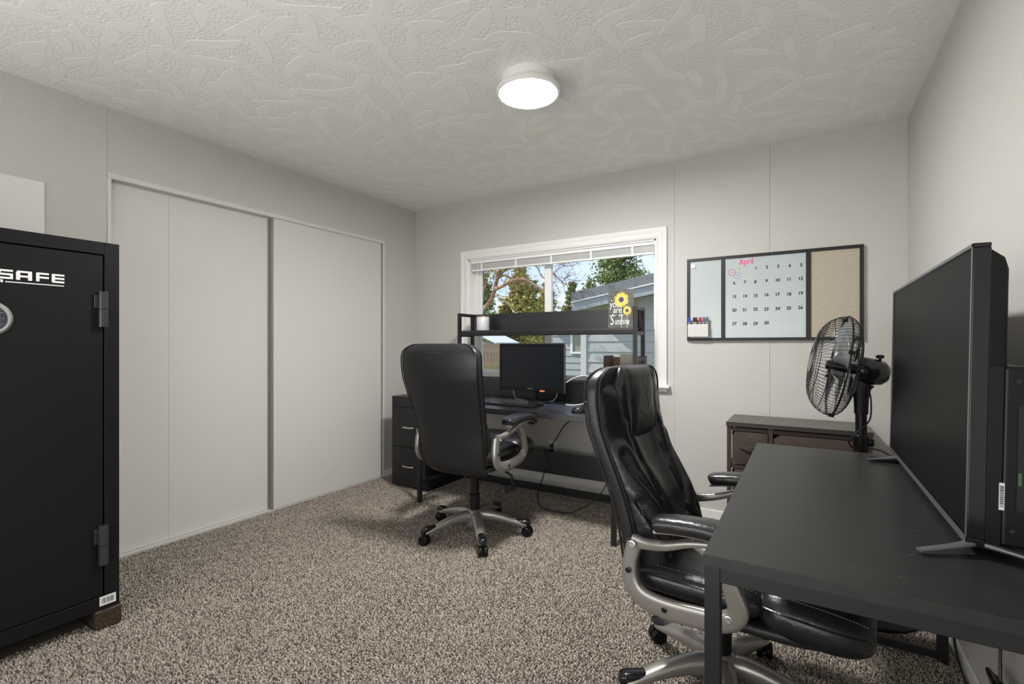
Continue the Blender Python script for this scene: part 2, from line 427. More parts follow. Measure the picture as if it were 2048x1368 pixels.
n_.links.new(gf.outputs[0], gm.inputs[0]); n_.links.new(gt.outputs[0], gm.inputs[1]); n_.links.new(gg.outputs[0], gm.inputs[2]); n_.links.new(gm.outputs[0], go.inputs[0])
MB().box(a+fw+sw, mx-.03, fy0+.022, fy0+.026, c_+fw+sw, d_-fw-sw).build('pane', mg, win)
MB().box(mx+.03, b_-fw+.012, fy0+.030, fy0+.034, c_+fw, d_-fw).build('pane', mg, win)
# raised mini blind
bl = thing('mini_blind', 'white mini blind raised to the top of the window', 'blind', ((WX0+WX1)/2, YW+.03, 1.8))
bw = (WX1-WX0)/2-.016
MB().box(-bw, bw, -.020, .020, .088, .113).build('head_rail', M_vinyl, bl, bevel=.002)
for i in range(11):
    MB().box(-bw+.004, bw-.004, -.0125, .0125, .040+i*.0042, .0418+i*.0042).build('slat', M_vinyl, bl)
MB().box(-bw+.004, bw-.004, -.0135, .0135, .022, .038).build('bottom_rail', M_vinyl, bl, bevel=.003)
for u in (-.86, -.43, -.02, .40, .80):
    MB().box(u*bw-.008, u*bw+.008, -.0155, -.0120, .020, .090).build('ladder_clip', M_vinyl, bl, bevel=.001)
MB().tube([(-bw*.90, -.024, .10), (-bw*.90, -.026, -.2), (-bw*.895, -.026, -.62)], .0022, 6).build('tilt_cord', M_vinyl, bl)

# flat white cover on the left wall above the safe
tag(MB().box(XL, XL+.012, .30, .825, 1.50, 1.962).build('cover_panel', mat('cover_white', (.74, .73, .70), .45), bevel=.004), 'flat off white cover panel on the wall above the black safe', 'panel')

# --- ceiling light
LX, LY = -1.128, 2.005
cl = thing('ceiling_light', 'round white flush mount ceiling light, switched on', 'ceiling light', (LX, LY, ZC))
MB().lathe([(.128, .0), (.130, -.055), (.128, -.058)], n=64).build('housing', M_trim, cl)
MB().lathe([(.130, -.052), (.150, -.054), (.1525, -.060), (.1525, -.072), (.149, -.077), (.140, -.077), (.140, -.070)], n=64).build('rim', M_trim, cl, angle=30)
MB().lathe([(.1395, -.066), (.1395, -.074), (.134, -.0775), (.10, -.0785), (0, -.079)], n=64).build('diffuser', mat('lamp_diffuser', (.9, .9, .9), .5, emit=((1.0, .98, .95), LAMP_STRENGTH)), cl)

# ================================================================== EXECUTIVE CHAIR
RZ = [.325, .37, .42, .50, .58, .66, .73, .81, .89, .97, 1.05, 1.09]
RY = [-.185, -.225, -.243, -.256, -.266, -.286, -.308, -.336, -.361, -.372, -.372, -.362]
RW = [.190, .212, .222, .227, .230, .236, .245, .255, .264, .268, .258, .21]
def rearY(z): return lerp1(RZ, RY, z)
def halfW(z): return lerp1(RZ, RW, z)
def sgnp(v, e): return math.copysign(abs(v)**e, v)

def make_chair(name, label, loc, face, base_rot, dz):
    t = thing(name, label, 'chair', loc, face-PI/2, 'executive office chairs')
    # ---- base
    hub = MB(); hub.lathe([(.052, .062), (.058, .075), (.056, .12), (.044, .150), (.032, .158)], n=28); hub.build('hub', M_chairm, t)
    for k in range(5):
        a = base_rot + k*2*PI/5 - (face-PI/2); ca, sa = math.cos(a), math.sin(a)
        P = lambda r, z, s=0: (r*ca - s*sa, r*sa + s*ca, z)
        rr = [.03, .07, .12, .17, .22, .27, .305, .322]; zz = [.112, .120, .118, .110, .098, .084, .074, .070]
        hw = [.033, .032, .030, .029, .028, .027, .026, .020]; hh = [.038, .035, .029, .025, .021, .017, .013, .009]
        rings = []
        for r, z, w, h in zip(rr, zz, hw, hh):
            ring = []
            for j in range(16):
                an = 2*PI*(j+.5)/16; c, s = math.cos(an), math.sin(an)
                ring.append(P(r, z + h*sgnp(s, .75), w*sgnp(c, .75)))
            rings.append(ring)
        arm = MB().loft(rings).build('base_arm', M_chairm, t, angle=60)
        rr = [.205, .235, .265, .30, .325, .340, .346]; zz = [.110, .103, .096, .091, .089, .085, .080]
        hw = [.006, .016, .021, .0245, .0245, .021, .012]; hh = [.0045, .006, .008, .014, .016, .015, .010]
        rings = []
        for r, z, w, h in zip(rr, zz, hw, hh):
            rings.append([P(r, z + h*sgnp(math.sin(2*PI*(j+.5)/14), .8), w*sgnp(math.cos(2*PI*(j+.5)/14), .8)) for j in range(14)])
        MB().loft(rings).build('toe_cap', M_gloss, arm, angle=60)
        # caster: two wheels under a hood
        cs = MB(); sw_ = a + 1.1 + k*.9
        c0 = Vector(P(.325, .030)); axis = Vector((math.cos(sw_), math.sin(sw_), 0))
        Rm = axis.to_track_quat('Z', 'Y').to_matrix()
        for s in (-1, 1):
            cs.lathe([(.010, -.011), (.026, -.011), (.0298, -.006), (.0298, .006), (.026, .011), (.010, .011)], c0 + axis*s*.0155, 24, Rm)
        cs.lathe([(.008, .0), (.008, .046)], (c0.x, c0.y, .028), 10)
        cs.obox(c0 + Vector((0, 0, .014)), (.030, .012, .034), Matrix((axis.cross(Vector((0, 0, 1))), axis, Vector((0, 0, 1)))).transposed())
        cs.build('caster', M_plastic, arm)
    # ---- column
    MB().lathe([(.031, .15), (.031, .245), (.034, .247), (.034, .252), (.026, .255), (.026, .345+dz)], n=28).build('gas_column', M_plastic, t)
    mech = MB(); mech.box(-.09, .09, -.13, .10, .322+dz, .362+dz)
    mech.build('tilt_mechanism', M_plastic, t, bevel=.008)
    MB().tube(smoothpath([(.08, .02, .338+dz), (.16, .03, .332+dz), (.235, .035, .305+dz), (.245, .036, .28+dz)]), .006, 8).rtube([(.244, .036, .29+dz), (.250, .037, .24+dz), (.254, .038, .215+dz)], [(.006, .006), (.014, .007), (.012, .005)], up=(0, 1, 0)).build('height_lever', M_plastic, t)
    # ---- seat
    def seat_loft(y0, y1, n, zc, hz, hw, e=.45, crown=.012, pw=5, rw=.14):
        rings = []
        for i in range(n):
            u = i/(n-1); y = y0+(y1-y0)*u
            k = (1-abs(2*u-1)**pw)**.5 if 0 < u < 1 else 0.12
            k = max(k, .12)
            zz_ = zc(u); h = hz(u)*(.35+.65*k); w = hw(u)*(1-rw+rw*k)
            ring = []
            for j in range(40):
                an = 2*PI*(j+.5)/40; c, s = math.cos(an), math.sin(an)
                x = w*sgnp(c, e); z = zz_ + h*sgnp(s, e*1.3)
                if s > 0: z += crown*(1-(x/w)**2)*k - .008*math.exp(-((abs(x)-.15)/.012)**2)*k
                ring.append((x, y, z+dz))
            rings.append(ring)
        return MB().loft(rings)
    def seat_pt(spec, u, frac, lift=.0):
        y0, y1, n, zc, hz, hw, e, crown, pw, rw = spec
        k = max((max(0, 1-abs(2*u-1)**pw))**.5, .12); w = hw(u)*(1-rw+rw*k); c = frac**(1/e); sn = math.sqrt(max(0, 1-c*c))
        z = zc(u)+hz(u)*(.35+.65*k)*sn**(e*1.3)+crown*(1-frac*frac)*k - .008*math.exp(-((w*frac-.15)/.012)**2)*k
        return (w*frac, y0+(y1-y0)*u, z+dz+lift)
    A_ = (-.235, .165, 22, lambda u: .428+.012*u, lambda u: .050, lambda u: .236+.012*u, .45, .012, 5, .14)
    B_ = (.135, .410, 24, lambda u: .432-.022*u*u, lambda u: .080-.006*u, lambda u: .252-.020*u*u, .62, .018, 2.8, .30)
    seat = seat_loft(*A_).build('seat_cushion', M_leather, t, angle=80)
    fr_ = seat_loft(*B_).build('front_cushion', M_leather, t, angle=80)
    seat_loft(-.22, .325, 18, lambda u: .376+.006*u, lambda u: .026, lambda u: .240-.02*u**3, crown=0).build('seat_shell', M_leatherb, t, angle=80)
    for s in (-1, 1):
        for spec, own, u0, u1 in ((A_, seat, .06, .94), (B_, fr_, .10, .93)):
            MB().tube([(s*p[0], p[1], p[2]) for p in (seat_pt(spec, u0+(u1-u0)*q/20, .985) for q in range(21))], .0034, 6).build('piping', M_leather, own)
            st = MB()
            for q in range(34):
                p = seat_pt(spec, u0+(u1-u0)*q/33, .86, .0004); st.obox((s*p[0], p[1], p[2]), (.0012, .0055, .0014))
            st.build('stitching', M_stitch, own)
    # ---- back shell (leather wrapped rear with wide side gusset)
    zs = list(np.linspace(.325, 1.0, 34)) + [1.02, 1.04, 1.055, 1.068, 1.078, 1.085, 1.09]
    def top_k(z):    # rounding factor toward the top and bottom ends
        kt = math.sqrt(max(0, 1-max(0, (z-1.03)/.062)**2)); kb = math.sqrt(max(0, 1-max(0, (.36-z)/.037)**2))
        return max(.05, min(kt, kb))
    def wz(z):
        k = max(0, (z-.985)/.107); kk = math.sqrt(max(0, 1-k**3.2))
        return max(.05, (lerp1(RZ[:10]+[1.1], RW[:10]+[.270], z))*(.45+.55*kk))
    def shell_ring(z, T):
        y0 = rearY(z); w = wz(z); k = top_k(z); ring = []
        for j in range(44):
            an = 2*PI*(j+.5)/44; c, s = math.cos(an), math.sin(an)
            x = w*sgnp(c, .42)
            yy = T*.5 + T*.5*sgnp(s, .42)*(.35+.65*k)
            if s < 0: yy -= .012*(1-(x/w)**2)
            ring.append((x, y0+yy, z+dz))
        return ring
    back = MB().loft([shell_ring(z, .062) for z in zs]).build('backrest', M_leatherb, t, angle=80)
    # ---- front cushion of the back with sewn panels
    seams = []
    def seg(a, b): seams.append((Vector((a[0], a[1], 0)), Vector((b[0], b[1], 0))))
    for s in (-1, 1):
        seg((s*.125, .87), (s*.095, .70)); seg((s*.095, .70), (s*.085, .585)); seg((s*.205, .80), (s*.15, .68)); seg((s*.15, .68), (s*.085, .585))
        seg((s*.085, .585), (s*.13, .50)); seg((s*.13, .50), (s*.145, .36)); seg((s*.215, .66), (s*.165, .50))
    seg((-.085, .585), (0, .555)); seg((.085, .585), (0, .555))
    def sdist(x, z):
        p = Vector((x, z, 0)); m_ = 1
        for a, b in seams:
            ab = b-a; u = max(0, min(1, (p-a).dot(ab)/ab.length_squared)); m_ = min(m_, (a+ab*u-p).length)
        return m_
    rings = []
    zc_ = list(np.linspace(.36, 1.045, 110))
    for z in zc_:
        y0 = rearY(z)+.03; w = wz(z)*.955; k = max(.1, math.sqrt(max(0, 1-max(0, (z-.95)/.10)**2)) if z > .95 else math.sqrt(max(0, 1-max(0, (.42-z)/.062)**2)))
        T = lerp1([.36, .45, .53, .64, .76, .86, .95, 1.05], [.065, .098, .112, .088, .052, .044, .05, .045], z)
        ring = []
        for j in range(150):
            an = 2*PI*(j+.5)/150; c, s = math.cos(an), math.sin(an)
            x = w*sgnp(c, .6)
            if s > 0:
                yy = T*sgnp(s, .42)*k
                side = math.exp(-((abs(x)-.17)/.05)**2)
                yy += (.016*side - .017*math.exp(-(sdist(x, z)/.008)**2) + .010*math.exp(-((sdist(x, z)-.03)/.02)**2))*k*min(1, s*2.5)
            else: yy = 0
            ring.append((x, y0+yy, z+dz))
        rings.append(ring)
    cush = MB().loft(rings).build('back_cushion', M_leather, t, angle=85)
    # headrest pillow
    rings = []
    for i in range(22):
        u = i/21; z = .835+u*.255; v = 2*u-1
        k = max(.10, (1-abs(v)**2.6)**.5)
        w = .172*(.72+.28*(1-abs(v)**3)) * (1 if v > 0 else 1-.12*v*v); ring = []
        for j in range(48):
            an = 2*PI*(j+.5)/48; c, s = math.cos(an), math.sin(an)
            x = w*sgnp(c, .62)
            yc = rearY(min(z, 1.07))+.062
            yy = (.046 if s > 0 else .03)*sgnp(s, .6)*k
            if s > 0: yy += .0016*math.sin(x*150+2*math.sin(z*30))*k - .010*math.exp(-((abs(x)-.108)/.008)**2)*k
            ring.append((x, yc+yy, z+dz))
        rings.append(ring)
    pil = MB().loft(rings).build('headrest', M_leather, t, angle=85)
    # piping along both edges of the gusset
    for off, in ((.004,), (.058,)):
        left = []
        for z in zs[2:-1]:
            kk_ = .031*(.35+.65*top_k(z))*.86
            left.append((-(wz(z)-.006), rearY(z)+.031+(-kk_ if off < .03 else kk_), z+dz))
        path = left + [(-p[0], p[1], p[2]) for p in reversed(left)]
        MB().tube(path, .0038, 6).build('piping', M_leather, back)
    for s in (-1, 1):
        st = MB()
        for i in range(40):
            z = .86+i/40*.19; x = s*.1165
            st.obox((x, rearY(z)+.062+.042*math.sqrt(max(0, 1-abs(2*(z-.835)/.255-1)**2.6))*.93, z+dz), (.0012, .0014, .0032))
        st.build('stitching', M_stitch, pil)
        st = MB()
        for i in range(70):
            z = .45+i/70*.40; st.obox((s*(wz(z)*.955-.010), rearY(z)+.03+lerp1([.36, .45, .53, .64, .76, .86], [.048, .070, .080, .064, .040, .036], z), z+dz), (.0012, .0014, .0036))
        st.build('stitching', M_stitch, cush)
    st = MB()
    for i in range(60):
        x = -.18+i/59*.36; st.obox((x, rearY(1.03)-.0105+.012*(x/.24)**2, 1.040-.12*max(0, abs(x)-.14)+dz), (.0036, .0014, .0012))
    st.build('stitching', M_stitch, back)
    # ---- arms
    for s in (-1, 1):
        X = s*.287
        loop = smoothpath([(X-s*.012, -.185, .560), (X-s*.010, -.198, .500), (X-s*.008, -.196, .445), (X-s*.006, -.165, .405), (X-s*.004, -.10, .392), (X-s*.004, .00, .396), (X-s*.004, .075, .408), (X, .112, .440), (X+s*.003, .105, .485), (X+s*.006, .078, .545), (X+s*.008, .035, .592), (X+s*.008, -.005, .612)], 6)
        n = len(loop); sz = []
        for i in range(n):
            u = i/(n-1); sz.append((.015, lerp1([0, .1, .3, .45, .6, .7, .85, 1], [.024, .023, .029, .030, .028, .026, .018, .012], u)))
        lp = MB().rtube([(p[0], p[1], p[2]+dz) for p in loop], sz, up=(1, 0, 0), e=.55, n=18).build('arm_loop', M_chairm, t, angle=60)
        bar = smoothpath([(X-s*.010, -.188, .562), (X-s*.004, -.14, .566), (X+s*.006, -.08, .580), (X+s*.010, -.01, .606), (X+s*.010, .06, .620), (X+s*.010, .12, .624)], 6)
        n = len(bar); sz = [(lerp1([0, .3, 1], [.012, .016, .022], i/(n-1)), lerp1([0, .15, .5, 1], [.022, .016, .012, .007], i/(n-1))) for i in range(n)]
        MB().rtube([(p[0], p[1], p[2]+dz) for p in bar], sz, up=(1, 0, 0), e=.6, n=18).build('arm_bar', M_chairm, lp, angle=60)
        for (yy, zz_, r, m) in ((-.185, .560, .012, M_silver), (-.197, .478, .0085, M_gloss), (-.085, .393, .0085, M_gloss), (.090, .424, .011, M_silver)):
            Rm = Vector((s, 0, 0)).to_track_quat('Z', 'Y').to_matrix()
            MB().lathe([(r, 0), (r, .003), (r*.75, .004), (r*.7, .0025)], (X+s*.0098, yy, zz_+dz), 18, Rm).build('bolt', m, lp)
        pad = smoothpath([(X+s*.008, -.112, .638), (X+s*.008, -.10, .642), (X+s*.010, -.05, .651), (X+s*.012, .02, .656), (X+s*.012, .10, .652), (X+s*.008, .165, .637), (X+s*.004, .205, .612), (X+s*.003, .215, .603)], 5)
        n = len(pad); sz = []
        for i in range(n):
            u = i/(n-1); k = math.sqrt(max(.02, 1-abs(2*u-1)**7)); sz.append((lerp1([0, .3, .7, 1], [.036, .042, .042, .036], u)*(.55+.45*k), .024*(.45+.55*k)))
        pd = MB().rtube([(p[0], p[1], p[2]+dz) for p in pad], sz, up=(1, 0, 0), e=.7, n=22).build('arm_pad', M_leather, t, angle=80)
        st = MB()
        for i in range(4, n-4):
            for q in (0, .33, .66):
                p = pad[i].lerp(pad[i+1], q); st.obox((p.x+s*.040, p.y, p.z+.006+dz), (.0014, .0034, .0012))
        st.build('stitching', M_stitch, pd)
        under = [(p[0], p[1], p[2]+dz-.019) for p in pad[2:-3]]
        MB().rtube(under, (.030, .007), up=(1, 0, 0), e=.6, n=14).build('pad_support', M_chairm, pd, angle=60)
    return t
make_chair('office_chair', 'black leather executive chair with its back turned, pulled up to the computer desk', (-1.74, 2.42, 0), math.radians(91), math.radians(25.5), .085)
make_chair('office_chair', 'black leather executive chair tucked under the desk with the television', (-.235, 1.72, 0), math.radians(-6), math.radians(-1), 0.0)

# ================================================================== SAFE
sf_x = -2.47
sa = thing('gun_safe', 'tall black steel safe standing on wood blocks by the closet', 'safe', (sf_x, .49, .078))
s0, s1, zt = -.39, .385, 1.512       # local y extents, height
yd0, yd1, zd0, zd1 = -.335, .330, .058, 1.457
MB().box(-.62, -.05, s0, s1, 0, zt).build('body', M_safe, sa, bevel=.004)
fb = MB(); fb.box(-.05, 0, s0, yd0-.004, 0, zt).box(-.05, 0, yd1+.005, s1, 0, zt).box(-.05, 0, yd0-.004, yd1+.005, 0, zd0-.004).box(-.05, 0, yd0-.004, yd1+.005, zd1+.005, zt)
fb.build('front_frame', M_safe, sa, bevel=.0015)
MB().box(-.055, -.045, s0+.01, s1-.01, .01, zt-.01).build('inner_frame', M_dark, sa)
dr = MB().box(-.045, -.003, yd0, yd1, zd0, zd1).build('door', M_safe, sa, bevel=.0015)
for z0, z1 in ((1.163, 1.308), (.189, .349)):
    h = MB().rtube([(.012, .327, z0), (.012, .327, (z0+z1)/2-.001)], (.016, .0125), up=(0, 1, 0), e=.6, n=14).build('hinge', M_hinge, dr)
    MB().rtube([(.012, .327, (z0+z1)/2+.001), (.012, .327, z1)], (.016, .0125), up=(0, 1, 0), e=.6, n=14).build('knuckle', M_hinge, h)
    MB().box(-.003, .004, .300, .315, (z0+z1)/2+.005, z1-.012).build('weld', M_hinge, h, bevel=.002)
    MB().box(-.003, .004, .337, .345, z0+.01, (z0+z1)/2-.006).build('weld', M_hinge, h, bevel=.002)
# lettering built from wide block strokes: local y runs to the right
def strokes_poly(mb, y, z, w, h, ch, x=-.0025):
    t = h*.21; tv = w*.2; r = []
    if ch == 'S': r = [(0,1,h-t,h),(0,1,h*.5-t/2,h*.5+t/2),(0,1,0,t),(0,tv/w,h*.5,h),(1-tv/w,1,0,h*.5)]
    if ch == 'A': r = [(.06,1,h-t,h),(0,1,h*.30,h*.30+t),(0,tv/w*1.3,0,h*.86),(1-tv/w*1.3,1,0,h)]
    if ch == 'F': r = [(.04,1,h-t,h),(0,1,h*.36,h*.36+t),(0,tv/w*1.3,0,h*.92)]
    if ch == 'E': r = [(.04,1,h-t,h),(0,1,h*.5-t*.5,h*.5+t*.5),(.04,1,0,t),(0,tv/w*1.3,h*.06,h*.94)]
    for k, (a, b, c, d) in enumerate(r): mb.box(x, x+.0004+k*.00003, y+a*w, y+b*w, z+c, z+d)
lt = MB(); zz0 = 1.337-.008
for ch, (ya, yb) in zip('SAFE', [(0.027, 0.066), (0.074, 0.117), (0.128, 0.164), (0.172, 0.209)]): strokes_poly(lt, ya, zz0, yb-ya, .034, ch)
lt.build('lettering', M_white, dr)
ul = MB(); ul.box(-.0025, -.0021, .046, .208, 1.317, 1.3205); strokes_poly(ul, .020, 1.3150, .020, .0105, 'A'); ul.build('underline', M_white, dr)
# keypad dial
Rx = Vector((1, 0, 0)).to_track_quat('Z', 'Y').to_matrix()
dial = MB().lathe([(.062, 0), (.062, .010), (.055, .016), (.048, .016), (.046, .012)], (-.003, .003, 1.184), 48, Rx).build('keypad', M_silver, dr)
MB().lathe([(.046, .0), (.046, .013), (.03, .014), (0, .014)], (-.003, .003, 1.184), 40, Rx).build('keypad_face', mat('keypad_face_dark', (.03, .035, .05), .4), dial)
kp = MB()
for i in range(3):
    for j in range(4): kp.box(.0112, .0118, .003+(i-1)*.024-.003, .003+(i-1)*.024+.003, 1.184+(j-1.5)*.02-.002, 1.184+(j-1.5)*.02+.002)
kp.build('keypad_marks', M_white, dial)
rg = MB()
for j in range(3): rg.box(.0111, .0114, -.034, .040, 1.184+(j-1)*.02-.0005, 1.184+(j-1)*.02+.0005)
rg.build('keypad_lines', M_silver, dial)
lb = MB().box(0, .0006, .318, .373, .016, .054).build('barcode_label', mat('label_paper', (.72, .72, .72), .6), sa)
bc = MB(); y = .326; rb = random.Random(2)
while y < .364:
    w = rb.choice((.0008, .0014, .0022)); bc.box(.0005, .0008, y, y+w, .024, .046); y += w + rb.choice((.0008, .0014, .002))
bc.build('barcode', M_ink, lb)
for i, (yy, lab) in enumerate(((.789, 'dark stained wood block under the hinge side of the safe'), (.11, 'dark stained wood block under the far side of the safe'))):
    tag(MB().box(-3.05, -2.457, yy, yy+.09, 0, .078).build('wood_block', M_wood, bevel=.006), lab, 'wood block')

# ================================================================== COMPUTER DESK WITH HUTCH
DX0, DX1, DY0, DY1, DZ = -2.455, -.925, 2.66, 3.385, .745
dk = thing('computer_desk', 'black computer desk with raised hutch shelf under the window', 'desk', (0, 0, 0))
MB().box(DX0, DX1, DY0, DY1, DZ-.036, DZ).build('desktop', M_desk, dk, bevel=.0015)
def lg(x, y, h=DZ-.036, z0=0.0): return MB().box(x-.0135, x+.0135, y-.0135, y+.0135, z0, h).build('leg', M_metal, dk, bevel=.002)
LYF, LYR = DY0+.03, DY1-.035
for x in (DX0+.02, DX1-.02):
    lg(x, LYF); lg(x, LYR)
    MB().box(x-.0125, x+.0125, LYF, LYR, .135, .160).build('side_rail', M_metal, dk, bevel=.002)
    MB().box(x-.0125, x+.0125, LYF, LYR, DZ-.062, DZ-.036).build('side_rail', M_metal, dk, bevel=.002)
MB().box(DX0+.03, DX1-.03, 3.290, 3.306, .185, .352).build('modesty_panel', M_desk, dk)
MB().box(DX0+.03, DX1-.03, 3.255, 3.285, .050, .098).build('lower_rail', M_metal, dk, bevel=.003)
MB().box(DX0+.01, DX1-.01, DY1-.03, DY1-.014, DZ, .893).build('back_panel', M_desk, dk, bevel=.001)
HF, HR = 3.165, 3.345
HX0, HX1 = -2.43, -.965
for x in (HX0, HX1):
    for y in (HF, HR): MB().box(x-.0125, x+.0125, y-.0125, y+.0125, DZ, 1.427).build('hutch_post', M_metal, dk, bevel=.002)
    for z in (1.402, 1.235, 1.06): MB().box(x-.0115, x+.0115, HF, HR, z, z+.025).build('hutch_rail', M_metal, dk, bevel=.002)
MB().box(HX0, HX1, HF-.0115, HF+.0135, 1.243, 1.270).build('shelf_rail', M_metal, dk, bevel=.002)
MB().box(HX0, HX1, HR-.0135, HR+.0115, 1.243, 1.270).build('shelf_rail', M_metal, dk, bevel=.002)
MB().box(HX0+.014, HX1-.014, HF+.0, HR+.0, 1.268, 1.284).build('shelf_board', M_desk, dk)
MB().box(HX0+.014, HX1-.014, HR-.004, HR+.010, 1.284, 1.425).build('shelf_back_panel', M_desk, dk)

# filing cabinet
fc = thing('file_cabinet', 'low black file cabinet with silver bow handles beside the computer desk', 'cabinet', (-2.735, 2.90, 0))
MB().box(-.195, .195, 0, .50, .018, .745).build('body', M_metal, fc, bevel=.003)
MB().box(-.18, .18, .03, .48, 0, .018).build('plinth', M_dark, fc)
for z0, z1, hd in ((.665, .728, 0), (.345, .655, 1), (.03, .335, 1)):
    d = MB().box(-.183, .183, -.012, 0, z0, z1).build('drawer', M_metal, fc, bevel=.002)
    if hd:
        zc = z0+.155
        MB().rtube(smoothpath([(-.055, -.012, zc), (-.045, -.026, zc), (0, -.032, zc), (.045, -.026, zc), (.055, -.012, zc)], 5), (.006, .004), up=(0, 0, 1)).build('handle', M_silver, d)

# monitor
mo = thing('computer_monitor', 'black flat computer monitor on the computer desk', 'monitor', (-1.70, 3.07, DZ), math.radians(-5))
MB().box(-.10, .10, -.07, .095, 0, .012).build('stand_foot', M_gloss, mo, bevel=.005)
MB().box(-.035, .035, -.005, .035, .010, .16).build('stand_neck', M_gloss, mo, bevel=.006)
bz = MB(); mw, z0, z1 = .278, .087, .432
bz.box(-mw, mw, -.022, .012, z0, z0+.034).box(-mw, mw, -.022, .012, z1-.018, z1).box(-mw, -mw+.018, -.022, .012, z0+.034, z1-.018).box(mw-.018, mw, -.022, .012, z0+.034, z1-.018)
bez = bz.build('bezel', M_plastic, mo, bevel=.002)
MB().box(-mw+.006, mw-.006, -.012, .030, z0+.006, z1-.006).build('rear_shell', M_plastic, mo, bevel=.008)
MB().box(-mw+.017, mw-.017, -.0185, -.010, z0+.033, z1-.017).build('screen', M_screen, mo)
MB().box(-mw-.0015, mw+.0015, -.008, .004, z0-.0015, z1+.0015).build('edge_band', M_greyp, mo)
MB().box(-.024, .024, -.0226, -.0218, z0+.015, z0+.022).build('maker_mark', M_greyp, bez)
MB().box(.085, .125, -.0226, -.0218, z0+.001, z0+.013).build('sticker', mat('orange_sticker', (.75, .22, .10), .5), bez)
# keyboard
kb = thing('keyboard', 'black keyboard in front of the computer monitor', 'keyboard', (-1.78, 2.895, DZ), math.radians(-4))
kb0 = MB(); kb0.loft([[(-.235, -.078, .0), (.235, -.078, 0), (.235, .075, 0), (-.235, .075, 0)], [(-.235, -.078, .010), (.235, -.078, .010), (.235, .075, .020), (-.235, .075, .020)]])
kb0.build('case', M_plastic, kb, bevel=.003)
key = None
for r in range(6):
    n_k = 20 if r else 19
    for c in range(21):
        if r == 0 and 3 < c < 11: continue
        x = -.222+c*.0212+.0105; yy = -.062+r*.0238
        if key is None:
            key = MB().loft([[(-.0088, -.0095, 0), (.0088, -.0095, 0), (.0088, .0095, 0), (-.0088, .0095, 0)], [(-.0070, -.0075, .007), (.0070, -.0075, .007), (.0070, .0085, .007), (-.0070, .0085, .007)]]).build('key', mat('key_plastic', (.014, .014, .015), .16, spec=.8), kb, smooth=False)
            key.location = (x, yy, .0107+.00065*(r*3.6)); key.rotation_euler = (.065, 0, 0)
        else: share('key', key, kb, (x, yy, .0107+.00065*(r*3.6)), (.065, 0, 0))
sp_ = MB().loft([[(-.062, -.0095, 0), (.062, -.0095, 0), (.062, .0095, 0), (-.062, .0095, 0)], [(-.060, -.0075, .007), (.060, -.0075, .007), (.060, .0085, .007), (-.060, .0085, .007)]]).build('space_bar', MATS['key_plastic'], kb, smooth=False)
sp_.location = (-.222+7*.0212+.0105, -.062, .0107); sp_.rotation_euler = (.065, 0, 0)
# mouse
ms = thing('computer_mouse', 'small black computer mouse on the computer desk', 'mouse', (-1.205, 2.79, DZ), math.radians(-70))
rings = []
for i in range(14):
    u = i/13; y = -.05+.10*u; k = max(.08, (1-abs(2*u-1)**2.6)**.5); w = .030*k*(1-.12*math.sin(u*PI)); h = .036*k*(.75+.35*math.cos((u-.35)*2.2)-.1)
    rings.append([(w*sgnp(math.cos(2*PI*(j+.5)/20), .8), y, max(0, h*.42+h*.58*sgnp(math.sin(2*PI*(j+.5)/20), .8)) if True else 0) for j in range(20)])
mbd = MB().loft(rings).build('shell', M_gloss, ms, angle=80)
MB().lathe([(.0075, -.003), (.0085, 0), (.0075, .003)], (0, .022, .0305), 14, Vector((1, 0, 0)).to_track_quat('Z', 'Y').to_matrix()).build('wheel', M_plastic, ms)
# cables on and under the desk
tag(MB().tube(smoothpath([(-1.44, 3.09, .90), (-1.40, 3.17, .935), (-1.33, 3.21, .948), (-1.285, 3.21, .90), (-1.285, 3.19, .83), (-1.31, 3.14, .765), (-1.36, 3.09, .7495), (-1.43, 3.075, .7495)], 8), .0035, 8).build('white_cable', M_wcable), 'white cable looping beside the computer monitor', 'cable')
tag(MB().tube(smoothpath([(-1.88, 3.13, .86), (-1.895, 3.14, .81), (-1.89, 3.16, .765), (-1.84, 3.17, .749), (-1.76, 3.17, .749)], 8), .003, 8).build('white_cable', M_wcable), 'thin white cable dangling from the monitor toward the keyboard end by the turned chair', 'cable')
tag(MB().tube(smoothpath([(-1.53, 3.12, .85), (-1.54, 3.16, .80), (-1.58, 3.17, .756), (-1.63, 3.16, .749)], 8), .003, 8).build('white_cable', M_wcable), 'short white cable curling under the monitor by its orange sticker', 'cable')

# outlet and cords
ot = thing('wall_outlet', 'white duplex wall outlet under the computer desk', 'outlet', (-1.725, YW, .343))
MB().box(-.036, .036, -.006, 0, -.058, .058).build('cover_plate', M_outlet, ot, bevel=.002)
for z in (-.020, .020): MB().rtube([(0, -.004, z), (0, -.009, z)], (.0155, .0145), up=(1, 0, 0), e=.7).build('socket', M_outlet, ot)
pc = thing('power_cord', 'black power cord plugged into the upper socket of the outlet', 'cord', (-1.725, YW, .343))
MB().box(-.014, .014, -.038, -.009, .006, .034).build('plug', M_cable, pc, bevel=.004)
MB().tube(smoothpath([(.0, -.036, .020), (.01, -.07, .022), (.10, -.16, .10), (.21, -.26, .22), (.30, -.33, .29), (.36, -.40, .362)], 8), .004, 8).build('cable', M_cable, pc)
pc = thing('power_cord', 'black power cord plugged into the lower socket, looping to the carpet', 'cord', (-1.725, YW, .343))
MB().box(-.014, .014, -.038, -.009, -.034, -.006).build('plug', M_cable, pc, bevel=.004)
